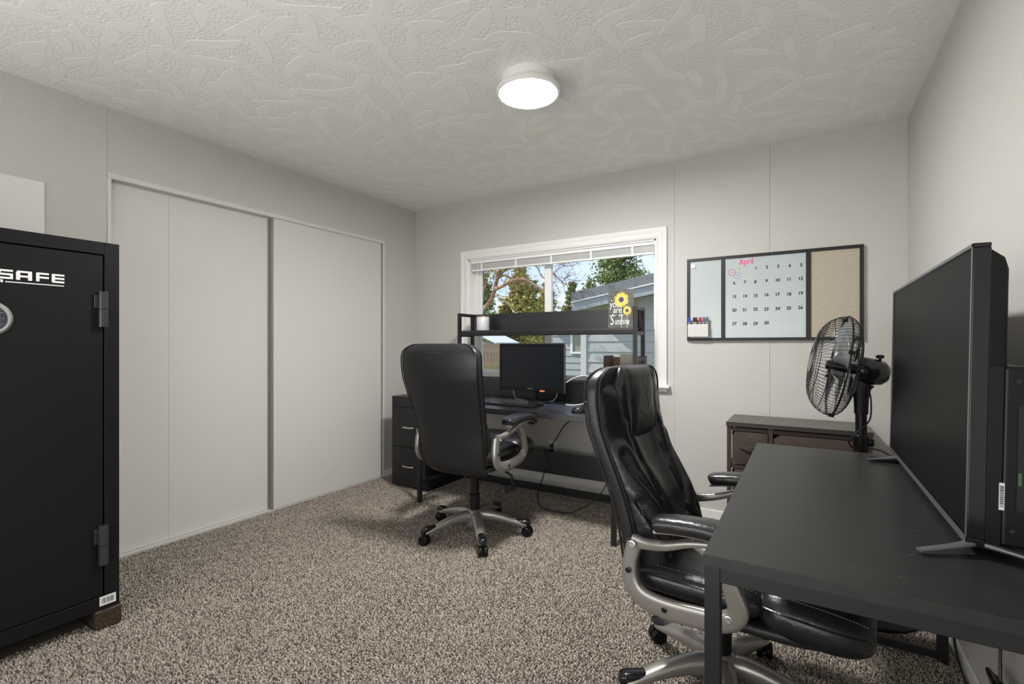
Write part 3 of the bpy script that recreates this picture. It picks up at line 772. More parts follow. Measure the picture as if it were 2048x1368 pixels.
MB().tube(smoothpath([(.0, -.036, -.02), (.004, -.09, .0), (.008, -.15, .018), (.018, -.185, .016), (.032, -.205, -.03), (.045, -.24, -.14), (.06, -.37, -.26), (.12, -.44, -.322), (.24, -.47, -.328), (.36, -.44, -.322), (.48, -.36, -.25), (.555, -.30, -.13), (.555, -.29, .10), (.545, -.30, .30), (.545, -.30, .36)], 8), .0042, 8).build('cable', M_cable, pc)
pb = thing('water_bottle', 'small crumpled clear plastic bottle on the carpet under the computer desk', 'bottle', (-2.02, 3.20, .0)); pb.scale = (.8, .8, .62)
MB().lathe([(.020, 0), (.030, .006), (.031, .04), (.028, .048), (.031, .056), (.031, .085), (.012, .105), (.012, .112)], n=18).build('body', mat('bottle_plastic', (.10, .12, .15), .15, spec=.8), pb)
MB().lathe([(.0135, .110), (.0135, .126), (0, .127)], n=14).build('cap', M_plastic, pb)

# jar and box sign on the hutch shelf
jr = thing('candle_jar', 'small silver white candle tin on the hutch shelf', 'jar', (-2.245, 3.235, 1.284))
MB().rtube([(0, 0, .0), (0, 0, .004), (0, 0, .108), (0, 0, .112)], [(.050, .050), (.053, .053), (.053, .053), (.051, .051)], up=(1, 0, 0), e=1.0, n=40).build('body', mat('tin_white', (.70, .71, .73), .35, metal=.15), jr)
MB().lathe([(.055, .112), (.055, .120), (.052, .123), (0, .123)], n=40).build('lid', mat('walnut_lid', (.13, .065, .035), .5), jr)
gl = MB()
for (u0, u1, z0, z1) in ((-.20, .20, .058, .062), (-.28, .28, .050, .055), (-.2, .2, .044, .048), (-.42, .42, .030, .034)):
    gl.loft([[(.0534*math.sin(a), -.0534*math.cos(a), z) for a in np.linspace(u0-.6, u1-.6, 8)] for z in (z0, z1)], False, False, False)
gl.build('emblem', mat('grey_print', (.45, .46, .48), .5), jr)
sg = thing('sunflower_sign', 'dark box sign with sunflowers reading you are my sunshine', 'sign', (-1.082, 3.20, 1.284), math.radians(-3))
MB().box(-.083, .083, 0, .042, 0, .263).build('box', mat('pale_wood_edge', (.56, .53, .46), .6, var=(20, .12)), sg, bevel=.001)
face = MB().box(-.083, .083, -.0015, .0005, 0, .263).build('face', mat('chalkboard_charcoal', (.085, .088, .090), .7, var=(35, .35)), sg)
Msg = lambda x, z, d=.0018: Matrix.Translation((x, -d, z)) @ Matrix.Rotation(PI/2, 4, 'X')
M_chalk = mat('chalk_white', (.72, .72, .70), .8)
text_mesh('you', .068, M_chalk, 'lettering', face, Msg(-.073, .142), width=.72, shear=.1)
text_mesh('are', .060, M_chalk, 'lettering', face, Msg(-.048, .104), width=.78, shear=.1)
text_mesh('my', .032, M_chalk, 'lettering', face, Msg(-.010, .078), shear=.25, width=.9)
text_mesh('S', .104, M_chalk, 'lettering', face, Msg(-.070, .022), width=.58, shear=.1)
text_mesh('unshine', .066, M_chalk, 'lettering', face, Msg(-.036, .024), width=.52, shear=.05)
M_pet = mat('petal_yellow', (.80, .52, .06), .6, var=(60, .3)); M_fc = mat('flower_centre', (.06, .05, .06), .8); M_fr_ = mat('flower_ring', (.42, .36, .36), .8); M_stem = mat('stem_green', (.42, .47, .22), .7)
def sunflower(cx, cz, r0, r1, n):
    st = MB().box(cx-.002, cx+.002, -.0019, -.0014, .0, cz).build('stem', M_stem, face)
    pt = MB(); rr = random.Random(int(cx*1e4))
    for k in range(n):
        a = 2*PI*k/n + rr.uniform(-.06, .06); L = r1*rr.uniform(.9, 1.05); w = r0*.30
        pts = [(r0*.75, 0), (r0*1.2, w), (L*.75, w*.75), (L, 0), (L*.75, -w*.75), (r0*1.2, -w)]
        ring = lambda d: [(cx+u*math.cos(a)-v*math.sin(a), d, cz+u*math.sin(a)+v*math.cos(a)) for u, v in pts]
        pt.loft([ring(-.0014), ring(-.0024-.0003*(k % 3))])
    pt.build('petals', M_pet, face, smooth=False)
    Ry = Vector((0, -1, 0)).to_track_quat('Z', 'Y').to_matrix()
    MB().lathe([(r0, .001), (r0, .0032), (0, .0034)], (cx, 0, cz), 24, Ry).build('flower_ring', M_fr_, face)
    MB().lathe([(r0*.72, .001), (r0*.72, .0040), (0, .0042)], (cx, 0, cz), 24, Ry).build('flower_centre', M_fc, face)
sunflower(.012, .193, .024, .055, 26); sunflower(.053, .117, .015, .034, 22)
ht = MB()
for x, z in ((-.058, .19), (.056, .166), (-.07, .085), (-.035, .086), (.062, .03)): ht.obox((x, -.0018, z), (.006, .0008, .006), Matrix.Rotation(PI/4, 3, 'Y'))
ht.build('chalk_marks', M_chalk, face)

# ================================================================== WHITEBOARD
BX0, BX1, BZ0, BZ1 = -.691, .293, 1.196, 1.754
wb = thing('calendar_whiteboard', 'black framed whiteboard calendar with linen pin board section', 'whiteboard', (BX0, YW, BZ0))
bw_, bh = BX1-BX0, BZ1-BZ0
v1a, v1b, v2a, v2b = .217, .240, .697, .722
f_ = .019
fm = MB(); fm.box(0, bw_, -.022, 0, 0, f_).box(0, bw_, -.022, 0, bh-f_, bh).box(0, f_, -.022, 0, f_, bh-f_).box(bw_-f_, bw_, -.022, 0, f_, bh-f_).box(v1a, v1b, -.022, 0, f_, bh-f_).box(v2a, v2b, -.022, 0, f_, bh-f_)
fm.build('frame', M_metal, wb, bevel=.0012)
memo = MB().box(f_, v1a, -.014, 0, f_, bh-f_).build('memo_panel', M_wb, wb)
cal = MB().box(v1b, v2a, -.014, 0, f_, bh-f_).build('calendar_panel', M_wb, wb)
MB().box(v2a+.025, bw_-f_, -.014, 0, f_, bh-f_).build('pin_panel', M_cork, wb)
rl = MB()
for i in range(20): rl.box(f_+.022, v1a-.015, -.0143, -.0139, bh-.050-i*.0140, bh-.0492-i*.0140)
rl.build('ruled_lines', M_wbl, memo)
gx = [v1b+.010+(v2a-v1b-.022)/7*i for i in range(8)]; gz = [bh-.078-i*.0893 for i in range(6)]
gr = MB()
for x in gx: gr.box(x-.0004, x+.0004, -.0143, -.0139, gz[-1]-.0, gz[0]+.012)
for z in gz: gr.box(gx[0], gx[-1], -.0143, -.0139, z-.0004, z+.0004)
for i in range(3): gr.box(v1b+.15, v2a-.012, -.0143, -.0139, bh-.032-.011*i, bh-.0314-.011*i)
gr.box(v2a-.055, v2a-.028, -.0143, -.0139, .042, .0435)
gr.build('calendar_grid', M_wbl, cal)
Mw = lambda x, z: Matrix.Translation((x, -.0146, z)) @ Matrix.Rotation(PI/2, 4, 'X')
def joined(items, m, name, parent):
    mes = []
    for txt, size, x, z, kw in items:
        o = text_mesh(txt, size, m, name, None, Mw(x, z), **kw); mes.append(o)
    bm = bmesh.new()
    for o in mes:
        bm.from_mesh(o.data); d = o.data; bpy.data.objects.remove(o); bpy.data.meshes.remove(d)
    me = bpy.data.meshes.new(name); bm.to_mesh(me); bm.free(); me.materials.append(m)
    return link(name, me, parent)
items = []
for d in range(1, 31):
    k = d+1; r, c = k//7, k % 7
    cx = gx[c]+(gx[1]-gx[0])*(.80 if r == 0 else .74); cz = gz[r]-.021 + random.uniform(-.002, .002)
    if r == 0: cz -= .002
    items.append((str(d), .027, cx, cz, dict(align='CENTER', bold=.0011, width=.95, shear=random.uniform(-.05, .12))))
joined(items, M_ink, 'calendar_numbers', cal)
wd = [(ch, .011, gx[i]+.030, gz[0]+.014, dict(align='CENTER')) for i, ch in enumerate('SMTWTFS')] + [('Month', .010, v1b+.030, bh-.055, {})]
joined(wd, M_wbl, 'weekday_letters', cal)
text_mesh('April', .052, mat('pink_ink', (.80, .04, .30), .4), 'month_word', cal, Mw(v1b+.084, bh-.063), bold=.0006, width=.82)
def petals(cx, cz, m, name, centre):
    path = []
    for j in range(97):
        a = 2*PI*j/96; r = .0155+.0075*abs(math.sin(a*4))
        path.append((cx+r*math.cos(a), -.0146, cz+r*math.sin(a)))
    p = MB().tube(path, .0013, 5, up=(0, 1, 0)); o = p.build(name, m, cal)
    MB().lathe([(.0032, -.0002), (.0032, .0006), (0, .0006)], (cx, -.0142, cz), 12, Vector((0, -1, 0)).to_track_quat('Z', 'Y').to_matrix()).build('flower_dot', mat('red_ink', (.6, .03, .03), .4), o)
petals(gx[0]+.030, bh-.110, mat('magenta_ink', (.62, .05, .30), .4), 'drawn_flower', 0)
petals(gx[1]+.016, bh-.090, mat('yellow_ink', (.70, .66, .25), .4), 'drawn_flower', 0)
petals(gx[1]+.002, bh-.132, mat('violet_ink', (.36, .28, .68), .4), 'drawn_flower', 0)
mgn = tag(MB().lathe([(.016, 0), (.016, .006), (.012, .009), (.010, .0075), (0, .0075)], (BX0+.041, YW-.014, BZ1-.052), 28, Vector((0, -1, 0)).to_track_quat('Z', 'Y').to_matrix()).build('magnet', M_white), 'round white magnet on the memo section of the whiteboard', 'magnet')
hd = thing('marker_holder', 'white marker caddy fixed to the whiteboard', 'marker holder', (BX0+.012, YW-.014, BZ0+.026))
hb = MB(); hb.box(0, .130, -.046, -.042, 0, .084).box(0, .130, -.004, -.0, 0, .084).box(0, .004, -.042, -.004, 0, .084).box(.126, .130, -.042, -.004, 0, .084).box(.004, .126, -.042, -.004, 0, .004)
hb.build('box', mat('caddy_white', (.62, .62, .59), .45), hd, bevel=.0015)
for i, (c, nm) in enumerate((((.02, .07, .55), 'blue'), ((.012, .014, .018), 'black'), ((.055, .022, .012), 'brown'), ((.55, .02, .02), 'red'), ((.24, .06, .42), 'purple'), ((.02, .22, .08), 'green'))):
    mk = thing('marker', 'whiteboard marker with %s cap standing in the white caddy' % nm, 'marker', (BX0+.012+.016+i*.0197, YW-.014-.023, BZ0+.034), group='whiteboard markers')
    mk.rotation_euler = (math.radians(4), math.radians((-5, 2, -3, 1, 3, 4)[i]), 0)
    MB().lathe([(.0072, .002), (.008, .006), (.008, .094)], n=14).build('barrel', mat('marker_white', (.70, .70, .70), .4), mk)
    MB().lathe([(.0084, .082), (.0084, .087)], n=14).build('band', M_ink, mk)
    MB().lathe([(.0086, .092), (.0086, .100), (.0078, .120), (.0066, .124), (0, .1245)], n=14).build('cap', mat('cap_'+nm, c, .35), mk)

# ================================================================== DRESSER
ds = thing('fabric_dresser', 'brown dresser with fabric drawers and grey wood top behind the fan', 'dresser', (-.047, 3.27, 0))
MB().box(-.349, .349, -.185, .185, .692, .714).build('top', M_dress, ds, bevel=.001)
MB().box(-.350, .350, -.186, -.180, .691, .715).build('top_edge', M_dresse, ds)
fd = MB()
for x in (-.335, -.118, .335):
    for y in (-.168, .168): fd.box(x-.011, x+.011, y-.011, y+.011, 0, .692)
for z in (.665, .445, .225, .035):
    fd.box(-.335, .335, -.172, -.155, z, z+.018); fd.box(-.335, .335, .155, .172, z, z+.018)
    for x in (-.335, .335): fd.box(x-.008, x+.008, -.16, .16, z, z+.018)
fd.build('frame', M_dframe, ds)
for z in (.47, .25, .055):
    for x0, x1 in ((-.318, -.133), (-.103, .320)):
        d = MB().grid(13, 9, lambda u, v: (x0+(x1-x0)*u, -.176-.010*(1-(2*u-1)**4)*(1-(2*v-1)**4), z+.19*v)).build('drawer', M_fabric, ds, angle=80)
        MB().box(x0, x1, -.176, .15, z, z+.19).build('drawer_box', M_fabric, d)
        cx = (x0+x1)/2; w = .055
        MB().rtube(smoothpath([(cx-w, -.186, z+.105), (cx-w*.8, -.193, z+.108), (cx, -.206, z+.100), (cx+w*.8, -.193, z+.108), (cx+w, -.186, z+.105)], 5), (.012, .002), up=(0, 0, 1)).build('pull_strap', M_fabric, d)

# ================================================================== TV DESK, TELEVISION
td = thing('tv_desk', 'plain black desk with metal legs carrying the television', 'desk', (0, 0, 0))
TX0, TX1, TY0, TY1, TZ = -.178, .465, 1.045, 2.355, .74
M_desk2 = mat('black_laminate_worn', (.017, .017, .017), .40, spec=.45, bump=(260, .10, 3, .001), var=(25, .18))
top = MB().box(TX0, TX1, TY0, TY1, TZ-.024, TZ).build('desktop', M_desk2, td, bevel=.001)
sc = MB(); rs = random.Random(5)
for i in range(60):
    x = rs.uniform(TX0+.03, TX1-.1); y = rs.uniform(TY0+.04, TY1-.06); a = rs.uniform(-.5, .9); L = rs.choice((.0014, .0018, .002, .003, .012, .022)); w = .0010 if L < .004 else .0006
    sc.obox((x, y, TZ), (L, w, .0003), Matrix.Rotation(a, 3, 'Z'))
sc.build('scuff_marks', mat('scuff_grey', (.16, .16, .16), .6), top)
for x in (TX0+.017, TX1-.032):
    for y in (TY0+.017, TY1-.017): MB().box(x-.015, x+.015, y-.015, y+.015, 0, TZ-.024).build('leg', M_metal, td, bevel=.002)
for y in (TY0+.017, TY1-.017):
    MB().box(TX0+.030, TX1-.045, y-.0125, y+.0125, TZ-.054, TZ-.024).build('top_rail', M_metal, td, bevel=.002)
MB().box(TX0+.030, TX1-.045, TY1-.017-.0125, TY1-.017+.0125, .012, .042).build('foot_rail', M_metal, td, bevel=.002)
for x in (TX0+.017, TX1-.032): MB().box(x-.0125, x+.0125, TY0+.03, TY1-.03, TZ-.050, TZ-.024).build('side_beam', M_metal, td, bevel=.002)

tv = thing('television', 'large flat black television standing on the black desk', 'television', (.281, 1.835, TZ+.002), math.radians(0))
tv.rotation_euler = (0, math.radians(1.0), 0)
hy = .515; z0, z1 = .018, .632
# bezel: shallow frame, screen slightly recessed; screen faces -x
bz = MB(); q = .009
bz.box(0, .028, -hy, hy, z0, z0+.014).box(0, .028, -hy, hy, z1-q, z1).box(0, .028, -hy, -hy+q, z0+.014, z1-q).box(0, .028, hy-q, hy, z0+.014, z1-q)
bez = bz.build('bezel', M_gloss, tv, bevel=.002)
fr2 = MB(); fr2.box(-.0012, .0, -hy+.001, hy-.001, z0+.001, z0+.016).box(-.0012, 0, -hy+.001, hy-.001, z1-.008, z1-.001).box(-.0012, 0, -hy+.001, -hy+.007, z0, z1-.001).box(-.0012, 0, hy-.007, hy-.001, z0, z1-.001)
fr2.build('bezel_trim', M_greyp, bez)
MB().box(.0025, .024, -hy+q, hy-q, z0+.014, z1-q).build('screen', M_tvscreen, tv)
rings = []
for x, iy, za, zb in ((.028, .006, z0+.004, z1-.012), (.050, .010, z0+.006, z1-.030), (.058, .016, z0+.008, z1-.055)):
    rings.append([(x, -hy+iy, za), (x, hy-iy, za), (x, hy-iy, zb), (x, -hy+iy, zb)])
MB().loft(rings).build('rear_shell', M_plastic, tv, bevel=.003)
hs = MB().box(.050, .094, -hy+.004, hy-.12, z0+.006, .385).build('rear_housing', M_plastic, tv, bevel=.008)
MB().box(.028, .052, -hy+.0035, -hy+.03, z0+.006, .385).build('housing_side', M_plastic, hs, bevel=.002)
MB().box(.072, .084, -hy+.002, -hy+.010, .10, .31).build('port_bay', M_dark, hs)
MB().box(.0735, .0785, -hy+.0012, -hy+.004, .150, .175).build('port', mat('green_port', (.04, .14, .05), .5), hs)
lbl = MB().box(.047, .055, -hy+.0022, -hy+.0045, .098, .152).build('barcode_label', MATS['label_paper'], hs)
bc = MB(); z = .104
while z < .147:
    w = rs.choice((.0008, .0014, .002)); bc.box(.0482, .0538, -hy+.0018, -hy+.0023, z, z+w); z += w+rs.choice((.0008, .0014))
bc.build('barcode', M_ink, lbl)
MB().lathe([(.005, 0), (.005, .002), (.003, .001)], (.070, -hy+.004, .355), 14, Vector((0, -1, 0)).to_track_quat('Z', 'Y').to_matrix()).build('screw_hole', M_dark, hs)
MB().lathe([(.005, 0), (.005, .002), (.003, .001)], (.066, -hy+.004, .060), 14, Vector((0, -1, 0)).to_track_quat('Z', 'Y').to_matrix()).build('screw_hole', M_dark, hs)
for yy, sp1 in ((-.50, -.062), (.375, -.02)):
    ft = MB(); ft.rtube([(-.082, yy+sp1, .005), (-.03, yy+sp1*.5, .012), (.02, yy, .022)], [(.008, .003), (.009, .004), (.010, .006)], up=(0, 1, 0), e=.5)
    ft.rtube([(.02, yy, .022), (.08, yy+sp1*.4, .017), (.15, yy+sp1, .008)], [(.010, .006), (.009, .004), (.008, .003)], up=(0, 1, 0), e=.5)
    ft.build('stand_foot', M_greyp, tv)
tag(MB().box(.205, .305, 2.215, 2.255, TZ, TZ+.014).build('remote_control', M_plastic, bevel=.004), 'small black remote lying on the desk beside the television foot', 'remote')

# ================================================================== FAN
fx, fy = .215, 2.65
fan = thing('pedestal_fan', 'black pedestal fan with wire cage in front of the dresser', 'fan', (fx, fy, 0))
MB().lathe([(.212, .004), (.214, .012), (.205, .022), (.12, .036), (.045, .045), (.030, .06), (.026, .09)], n=56).build('base', M_plastic, fan)
MB().lathe([(.019, .06), (.019, .69), (.027, .69), (.029, .70), (.029, .76), (.024, .765), (.022, .77), (.022, .93)], n=20).build('pole', M_plastic, fan)
MB().lathe([(.008, 0), (.016, .002), (.018, .012), (.016, .022), (0, .023)], (.024, 0, .735), 16, Vector((1, 0, 0)).to_track_quat('Z', 'Y').to_matrix()).build('height_knob', M_plastic, fan)
MB().rtube([(0, 0, .86), (0, 0, .93), (0, 0, .975), (.01, 0, 1.0)], [(.026, .026), (.028, .028), (.032, .036), (.034, .042)], up=(0, 1, 0), e=.6).build('neck', M_plastic, fan)
axd = Vector((-.97, -.10, .17)).normalized()
Rf = axd.to_track_quat('Z', 'Y').to_matrix()
hc = Vector((0, 0, 1.055))
mt = MB().lathe([(0, -.105), (.034, -.100), (.052, -.080), (.058, -.045), (.060, .0), (.056, .015), (.040, .02)], hc, 32, Rf).build('motor_housing', M_gloss, fan)
pk = hc + Rf @ Vector((0, 0, -.07)) + Vector((0, 0, .052))
MB().lathe([(.006, 0), (.006, .012), (.015, .014), (.016, .024), (.012, .028), (0, .029)], pk, 16).build('swing_knob', M_plastic, mt)
cc = hc + axd*.085      # cage centre plane
Rc = .228
def cage(sign, depth, n, name):
    mb = MB()
    for k in range(n):
        a = 2*PI*k/n; pts = []
        for j in range(11):
            u = 1-(1-j/10)**1.7; r = .045+(Rc-.045)*u; z = sign*depth*(1-u**3)**.55
            pts.append(cc + Rf @ Vector((r*math.cos(a), r*math.sin(a), z)))
        mb.tube(pts, .0011, 4, caps=False)
    for r, u in ((.10, .30), (.155, .60), (.205, .874)):
        uu = (r-.045)/(Rc-.045); z = sign*depth*(1-uu**3)**.55
        mb.tube([cc + Rf @ Vector((r*math.cos(2*PI*j/48), r*math.sin(2*PI*j/48), z)) for j in range(49)], .0016, 5, caps=False)
    return mb.build(name, mat('cage_wire', (.035, .035, .037), .25, metal=.6), fan)
fg = cage(1, .108, 76, 'front_guard'); rgd = cage(-1, .064, 76, 'rear_guard')
MB().tube([cc + Rf @ Vector((Rc*math.cos(2*PI*j/72), Rc*math.sin(2*PI*j/72), 0)) for j in range(73)], .0042, 8, caps=False).build('guard_rim', M_plastic, fan)
MB().lathe([(.046, .104), (.046, .111), (.035, .114), (0, .115)], cc, 32, Rf).build('badge', M_greyp, fg)
MB().lathe([(.022, -.065), (.022, .04), (.016, .05), (0, .052)], cc, 20, Rf).build('blade_hub', M_plastic, fan)
for k in range(5):
    a0 = 2*PI*k/5+.3
    def bl_(u, v):
        r = .022+.175*u; w = .30+.42*math.sin(min(1, u*1.2)*PI*.62); a = a0+(v-.5)*w*2*(.6+.4*u)
        return cc + Rf @ Vector((r*math.cos(a), r*math.sin(a), .028*(v-.5)*2*(1-.3*u)))
    b = MB().grid(10, 8, bl_).build('blade', mat('smoke_blade', (.16, .17, .17), .25), fan, angle=80)
    so = b.modifiers.new('t', 'SOLIDIFY'); so.thickness = .0025
for a in (.3, 1.9, 3.4, 5.0):
    MB().obox(cc + Rf @ Vector((Rc*math.cos(a), Rc*math.sin(a), 0)), (.016, .016, .02), Rf).build('rim_clip', M_plastic, fan)
MB().tube(smoothpath([hc+Vector((.02, .02, -.05)), (.035, .0, .93), (.03, -.02, .84), (-.01, -.035, .79), (-.045, -.02, .74), (-.03, .02, .70), (.0, -.03, .66), (-.02, -.03, .60)], 8), .0035, 7).build('power_cable', M_cable, fan)
tag(MB().tube(smoothpath([(fx+.03, fy-.02, .715), (fx+.08, fy-.06, .705), (fx+.13, fy-.09, .66), (fx+.165, fy-.16, .50), (.445, 2.40, .30), (.4685, 2.375, .12), (.4715, 2.33, .045), (.4695, 2.15, .012), (.4695, 1.75, .012), (.4695, 1.2, .012)], 8), .0042, 8).build('fan_cord', M_cable), 'black fan cord running down to the white baseboard', 'cord')
co = thing('cable_coil', 'coiled black cable bundle hanging under the television desk', 'cable', (.45, 1.79, .225))
for i in range(4):
    MB().tube([(.012*math.cos(i)+.002*i, .075*math.cos(2*PI*j/28)*(1+.05*i), .016*math.sin(2*PI*j/28)+.006*i) for j in range(29)], .0038, 7, caps=False).build('loop', M_cable, co)
MB().tube([(.002, -.03+.002*math.cos(j*.8)+j*.0012, .010+.016*math.sin(j*.8)) for j in range(50)], .0018, 5).build('tie', M_cable, co)
MB().tube(smoothpath([(.0, .0, .02), (.005, .02, .12), (.01, .03, .30), (.006, .02, .465)], 6), .0038, 7).build('lead', M_cable, co)

# ================================================================== OUTSIDE
GZ = -.45
yard = struct(MB().box(-40, 30, YW+.16, 70, GZ-.1, GZ).build('ground_1', mat('lawn', (.16, .20, .06), .95, var=(2.5, .4))), 'grassy yard outside the window', 'ground')
# neighbouring house: gable end with lap siding, and a farther wing
M_side = mat('siding_grey', (.43, .43, .44), .7, bump=(40, .2, 3, .002)); M_side2 = mat('siding_blue_grey', (.37, .385, .41), .7)
M_roof = mat('roof_grey', (.20, .20, .21), .8, var=(30, .25)); M_fas = mat('fascia_grey', (.36, .37, .40), .6); M_soff = mat('soffit_tan', (.42, .37, .31), .7)
ho = thing('neighbour_house', 'grey house with lap siding and low sloped roof outside the window', 'house', (-3.82, 9.0, GZ))
pitch = .165
for i in range(15):
    z = .05+i*.205
    def xend(zz): return 0.10
    tz = z+.205
    xs_ = max(.10, (tz-2.32)/pitch) if tz > 2.32 else .10
    if xs_ > 5.5: break
    MB().loft([[(xs_, 0, z+.212), (6.0, 0, z+.212), (6.0, .03, z+.212), (xs_, .03, z+.212)], [(xs_, -.022, z), (6.0, -.022, z), (6.0, .03, z), (xs_, .03, z)]]).build('siding_board', M_side, ho, smooth=False)
MB().box(.0, 6, .03, .2, 0, 2.25).build('wall_core', M_side, ho)
MB().box(-.02, .10, -.035, .06, 0, 2.28).build('corner_board', mat('corner_board_paint', (.55, .55, .57), .6), ho)
sl = lambda x: 2.28+pitch*(x+.02)
def slab(x0, x1, y0, y1, t0, t1, m, name):
    MB().loft([[(x0, y0, sl(x0)+t0), (x0, y1, sl(x0)+t0), (x0, y1, sl(x0)+t1), (x0, y0, sl(x0)+t1)], [(x1, y0, sl(x1)+t0), (x1, y1, sl(x1)+t0), (x1, y1, sl(x1)+t1), (x1, y0, sl(x1)+t1)]]).build(name, m, ho, smooth=False)
slab(-.02, 6, -.50, 4, .16, .34, M_roof, 'roof')
slab(-.02, 6, -.48, -.44, -.02, .16, M_fas, 'fascia')
slab(-.02, 6, -.515, -.495, .145, .165, M_white, 'drip_edge')
slab(-.0, 6, -.46, 4, .06, .10, M_soff, 'soffit')
MB().loft([[(0.1, .0, 2.20), (6, .0, 2.20), (6, .02, 2.20), (.1, .02, 2.20)], [(0.1, .0, 2.33), (6, .0, 3.30), (6, .02, 3.30), (.1, .02, 2.33)]]).build('gable_shade_board', M_soff, ho, smooth=False)  # tan colour stands for the shade band below the soffit
h2 = thing('neighbour_wing', 'far wing of siding house with a small window', 'house', (-7.0, 13.6, GZ))
for i in range(12):
    z = .05+i*.205
    MB().loft([[(0, 0, z+.212), (3.6, 0, z+.212), (3.6, .03, z+.212), (0, .03, z+.212)], [(0, -.022, z), (3.6, -.022, z), (3.6, .03, z), (0, .03, z)]]).build('siding_board', M_side2, h2, smooth=False)
MB().box(0, 3.6, .03, 1.9, 0, 2.5).build('wall_core', M_side2, h2)
wn_ = MB(); wn_.box(.86, 1.40, -.06, 0, 1.35, 1.41).box(.86, 1.40, -.06, 0, 2.2, 2.26).box(.86, .93, -.06, 0, 1.41, 2.2).box(1.33, 1.40, -.06, 0, 1.41, 2.2)
wo = wn_.build('window_frame', M_white, h2); MB().box(.93, 1.33, -.03, 0, 1.41, 2.2).build('pane', mat('dull_pane', (.30, .27, .22), .2), wo)
MB().loft([[(-.3, -.4, 2.48), (4, -.4, 2.48), (4, -.4, 2.62), (-.3, -.4, 2.62)], [(-.3, 2.1, 2.48), (4, 2.1, 2.48), (4, 2.1, 2.62), (-.3, 2.1, 2.62)]]).build('roof', M_white, h2, smooth=False)
# wooden box outside by the window
wbx = thing('wooden_crate', 'open dark brown wooden crate outside below the window', 'crate', (-1.33, 3.95, GZ))
M_crate = mat('crate_wood', (.10, .055, .035), .7, var=(10, .4, (1, 1, 5))); M_crate2 = mat('crate_light', (.26, .22, .17), .7)
cb = MB(); cb.box(-.15, -.138, 0, .22, .0, 1.525); cb.build('side_board', M_crate, wbx)
MB().box(.15, .162, 0, .22, 0, 1.525).build('side_board', M_crate, wbx)
MB().box(-.138, .15, .208, .22, 0, 1.51).build('back_board', M_crate, wbx)
MB().box(.0, .150, -.012, 0, 1.38, 1.54).build('front_board', M_crate2, wbx, bevel=.003)
MB().box(-.15, .162, 0, .22, 1.30, 1.315).build('shelf', M_crate, wbx)
# fence and shed
fe = thing('board_fence', 'weathered brown board fence across the yard', 'fence', (-12, 15.5, GZ))
M_fence = mat('fence_wood', (.23, .165, .12), .85, var=(6, .35, (8, 1, 1)))
brd = None
for i in range(31):
    if brd is None: brd = MB().box(0, .14, 0, .02, 0, 1.66).build('board', M_fence, fe)
    else: share('board', brd, fe, (i*.148, 0, random.uniform(-.02, .02)))
MB().box(0, 4.55, .02, .06, .35, .44).build('rail', M_fence, fe); MB().box(0, 4.55, .02, .06, 1.25, 1.34).build('rail', M_fence, fe)
shd = thing('garden_shed', 'pale shed roof behind the board fence', 'shed', (-11.9, 16.1, GZ))
MB().box(-1.3, 1.3, 0, 1.4, 0, 1.75).build('walls', M_side, shd)
MB().loft([[(-1.5, -.2, 1.72), (0, -.2, 2.35), (1.5, -.2, 1.72), (1.5, -.2, 1.66), (0, -.2, 2.27), (-1.5, -.2, 1.66)], [(-1.5, 1.6, 1.72), (0, 1.6, 2.35), (1.5, 1.6, 1.72), (1.5, 1.6, 1.66), (0, 1.6, 2.27), (-1.5, 1.6, 1.66)]]).build('roof', M_white, shd, smooth=False)

# vegetation
def leafmat(name, c, a=.35): return mat(name, c, .7, var=(3.0, a))
def leaves(mb, rng, c, n, rad, size, flat=.6):
    for i in range(n):
        d = Vector((rng.gauss(0, 1), rng.gauss(0, 1), rng.gauss(0, 1)*flat)); d = d.normalized()*rad*rng.random()**.45; d.z *= flat+.2
        p = c+d; s = size*rng.uniform(.6, 1.4)
        u = Vector((rng.gauss(0, 1), rng.gauss(0, 1), rng.gauss(0, .6))).normalized(); v = u.orthogonal().normalized()*s*.30
        v = Matrix.Rotation(rng.uniform(0, PI), 3, u) @ v; u = u*s
        k = len(mb.v); mb.v += [tuple(p-u*.5), tuple(p+v), tuple(p+u*.5), tuple(p-v)]; mb.f.append((k, k+1, k+2, k+3))
def conifer(name, label, x, y, h, r, m, seed, open_=.0, z0=.12, group='pine trees beyond the yard', leaf=.16, dens=1.0):
    t = thing(name, label, 'tree', (x, y, GZ), group=group); rng = random.Random(seed)
    tr_ = MB(); tr_.tube([(0, 0, 0), (.03*h*.1, 0, h*.5), (0, 0, h)], [.028*h, .018*h, .003*h], 8); fo = MB()
    nl = int(h*3.4)
    for i in range(nl):
        u = z0+(1-z0)*i/nl; z = h*u; rr = r*(1-u)**.75*rng.uniform(.8, 1.15)+.12
        for k in range(rng.choice((5, 6, 7))):
            a = rng.uniform(0, 2*PI); L = rr*rng.uniform(.65, 1.1); e = Vector((L*math.cos(a), L*math.sin(a), z+L*rng.uniform(-.25, .35)+rng.uniform(-.1, .25)))
            tr_.tube([(0, 0, z), tuple(e)], [.012*h*(1-u)+.012, .006], 4, caps=False)
            for q in (.35, .55, .75, .95):
                if rng.random() < open_: continue
                leaves(fo, rng, Vector((0, 0, z)).lerp(e, q), int(10*dens), .12+.18*L, leaf, .8)
    tr_.build('trunk', mat('pine_bark', (.17, .10, .065), .9, var=(8, .3)), t); fo.build('foliage', m, t, smooth=False)
    return t
M_n1 = leafmat('needles_yellow_green', (.42, .37, .11)); M_n2 = leafmat('needles_green', (.22, .27, .09)); M_n3 = leafmat('needles_olive', (.34, .27, .09))
conifer('spruce_tree', 'full dark spruce rising behind the neighbouring house roof', -7.35, 21.2, 6.1, 3.6, M_n2, 3, z0=.3, group=None, leaf=.13, dens=3.4)
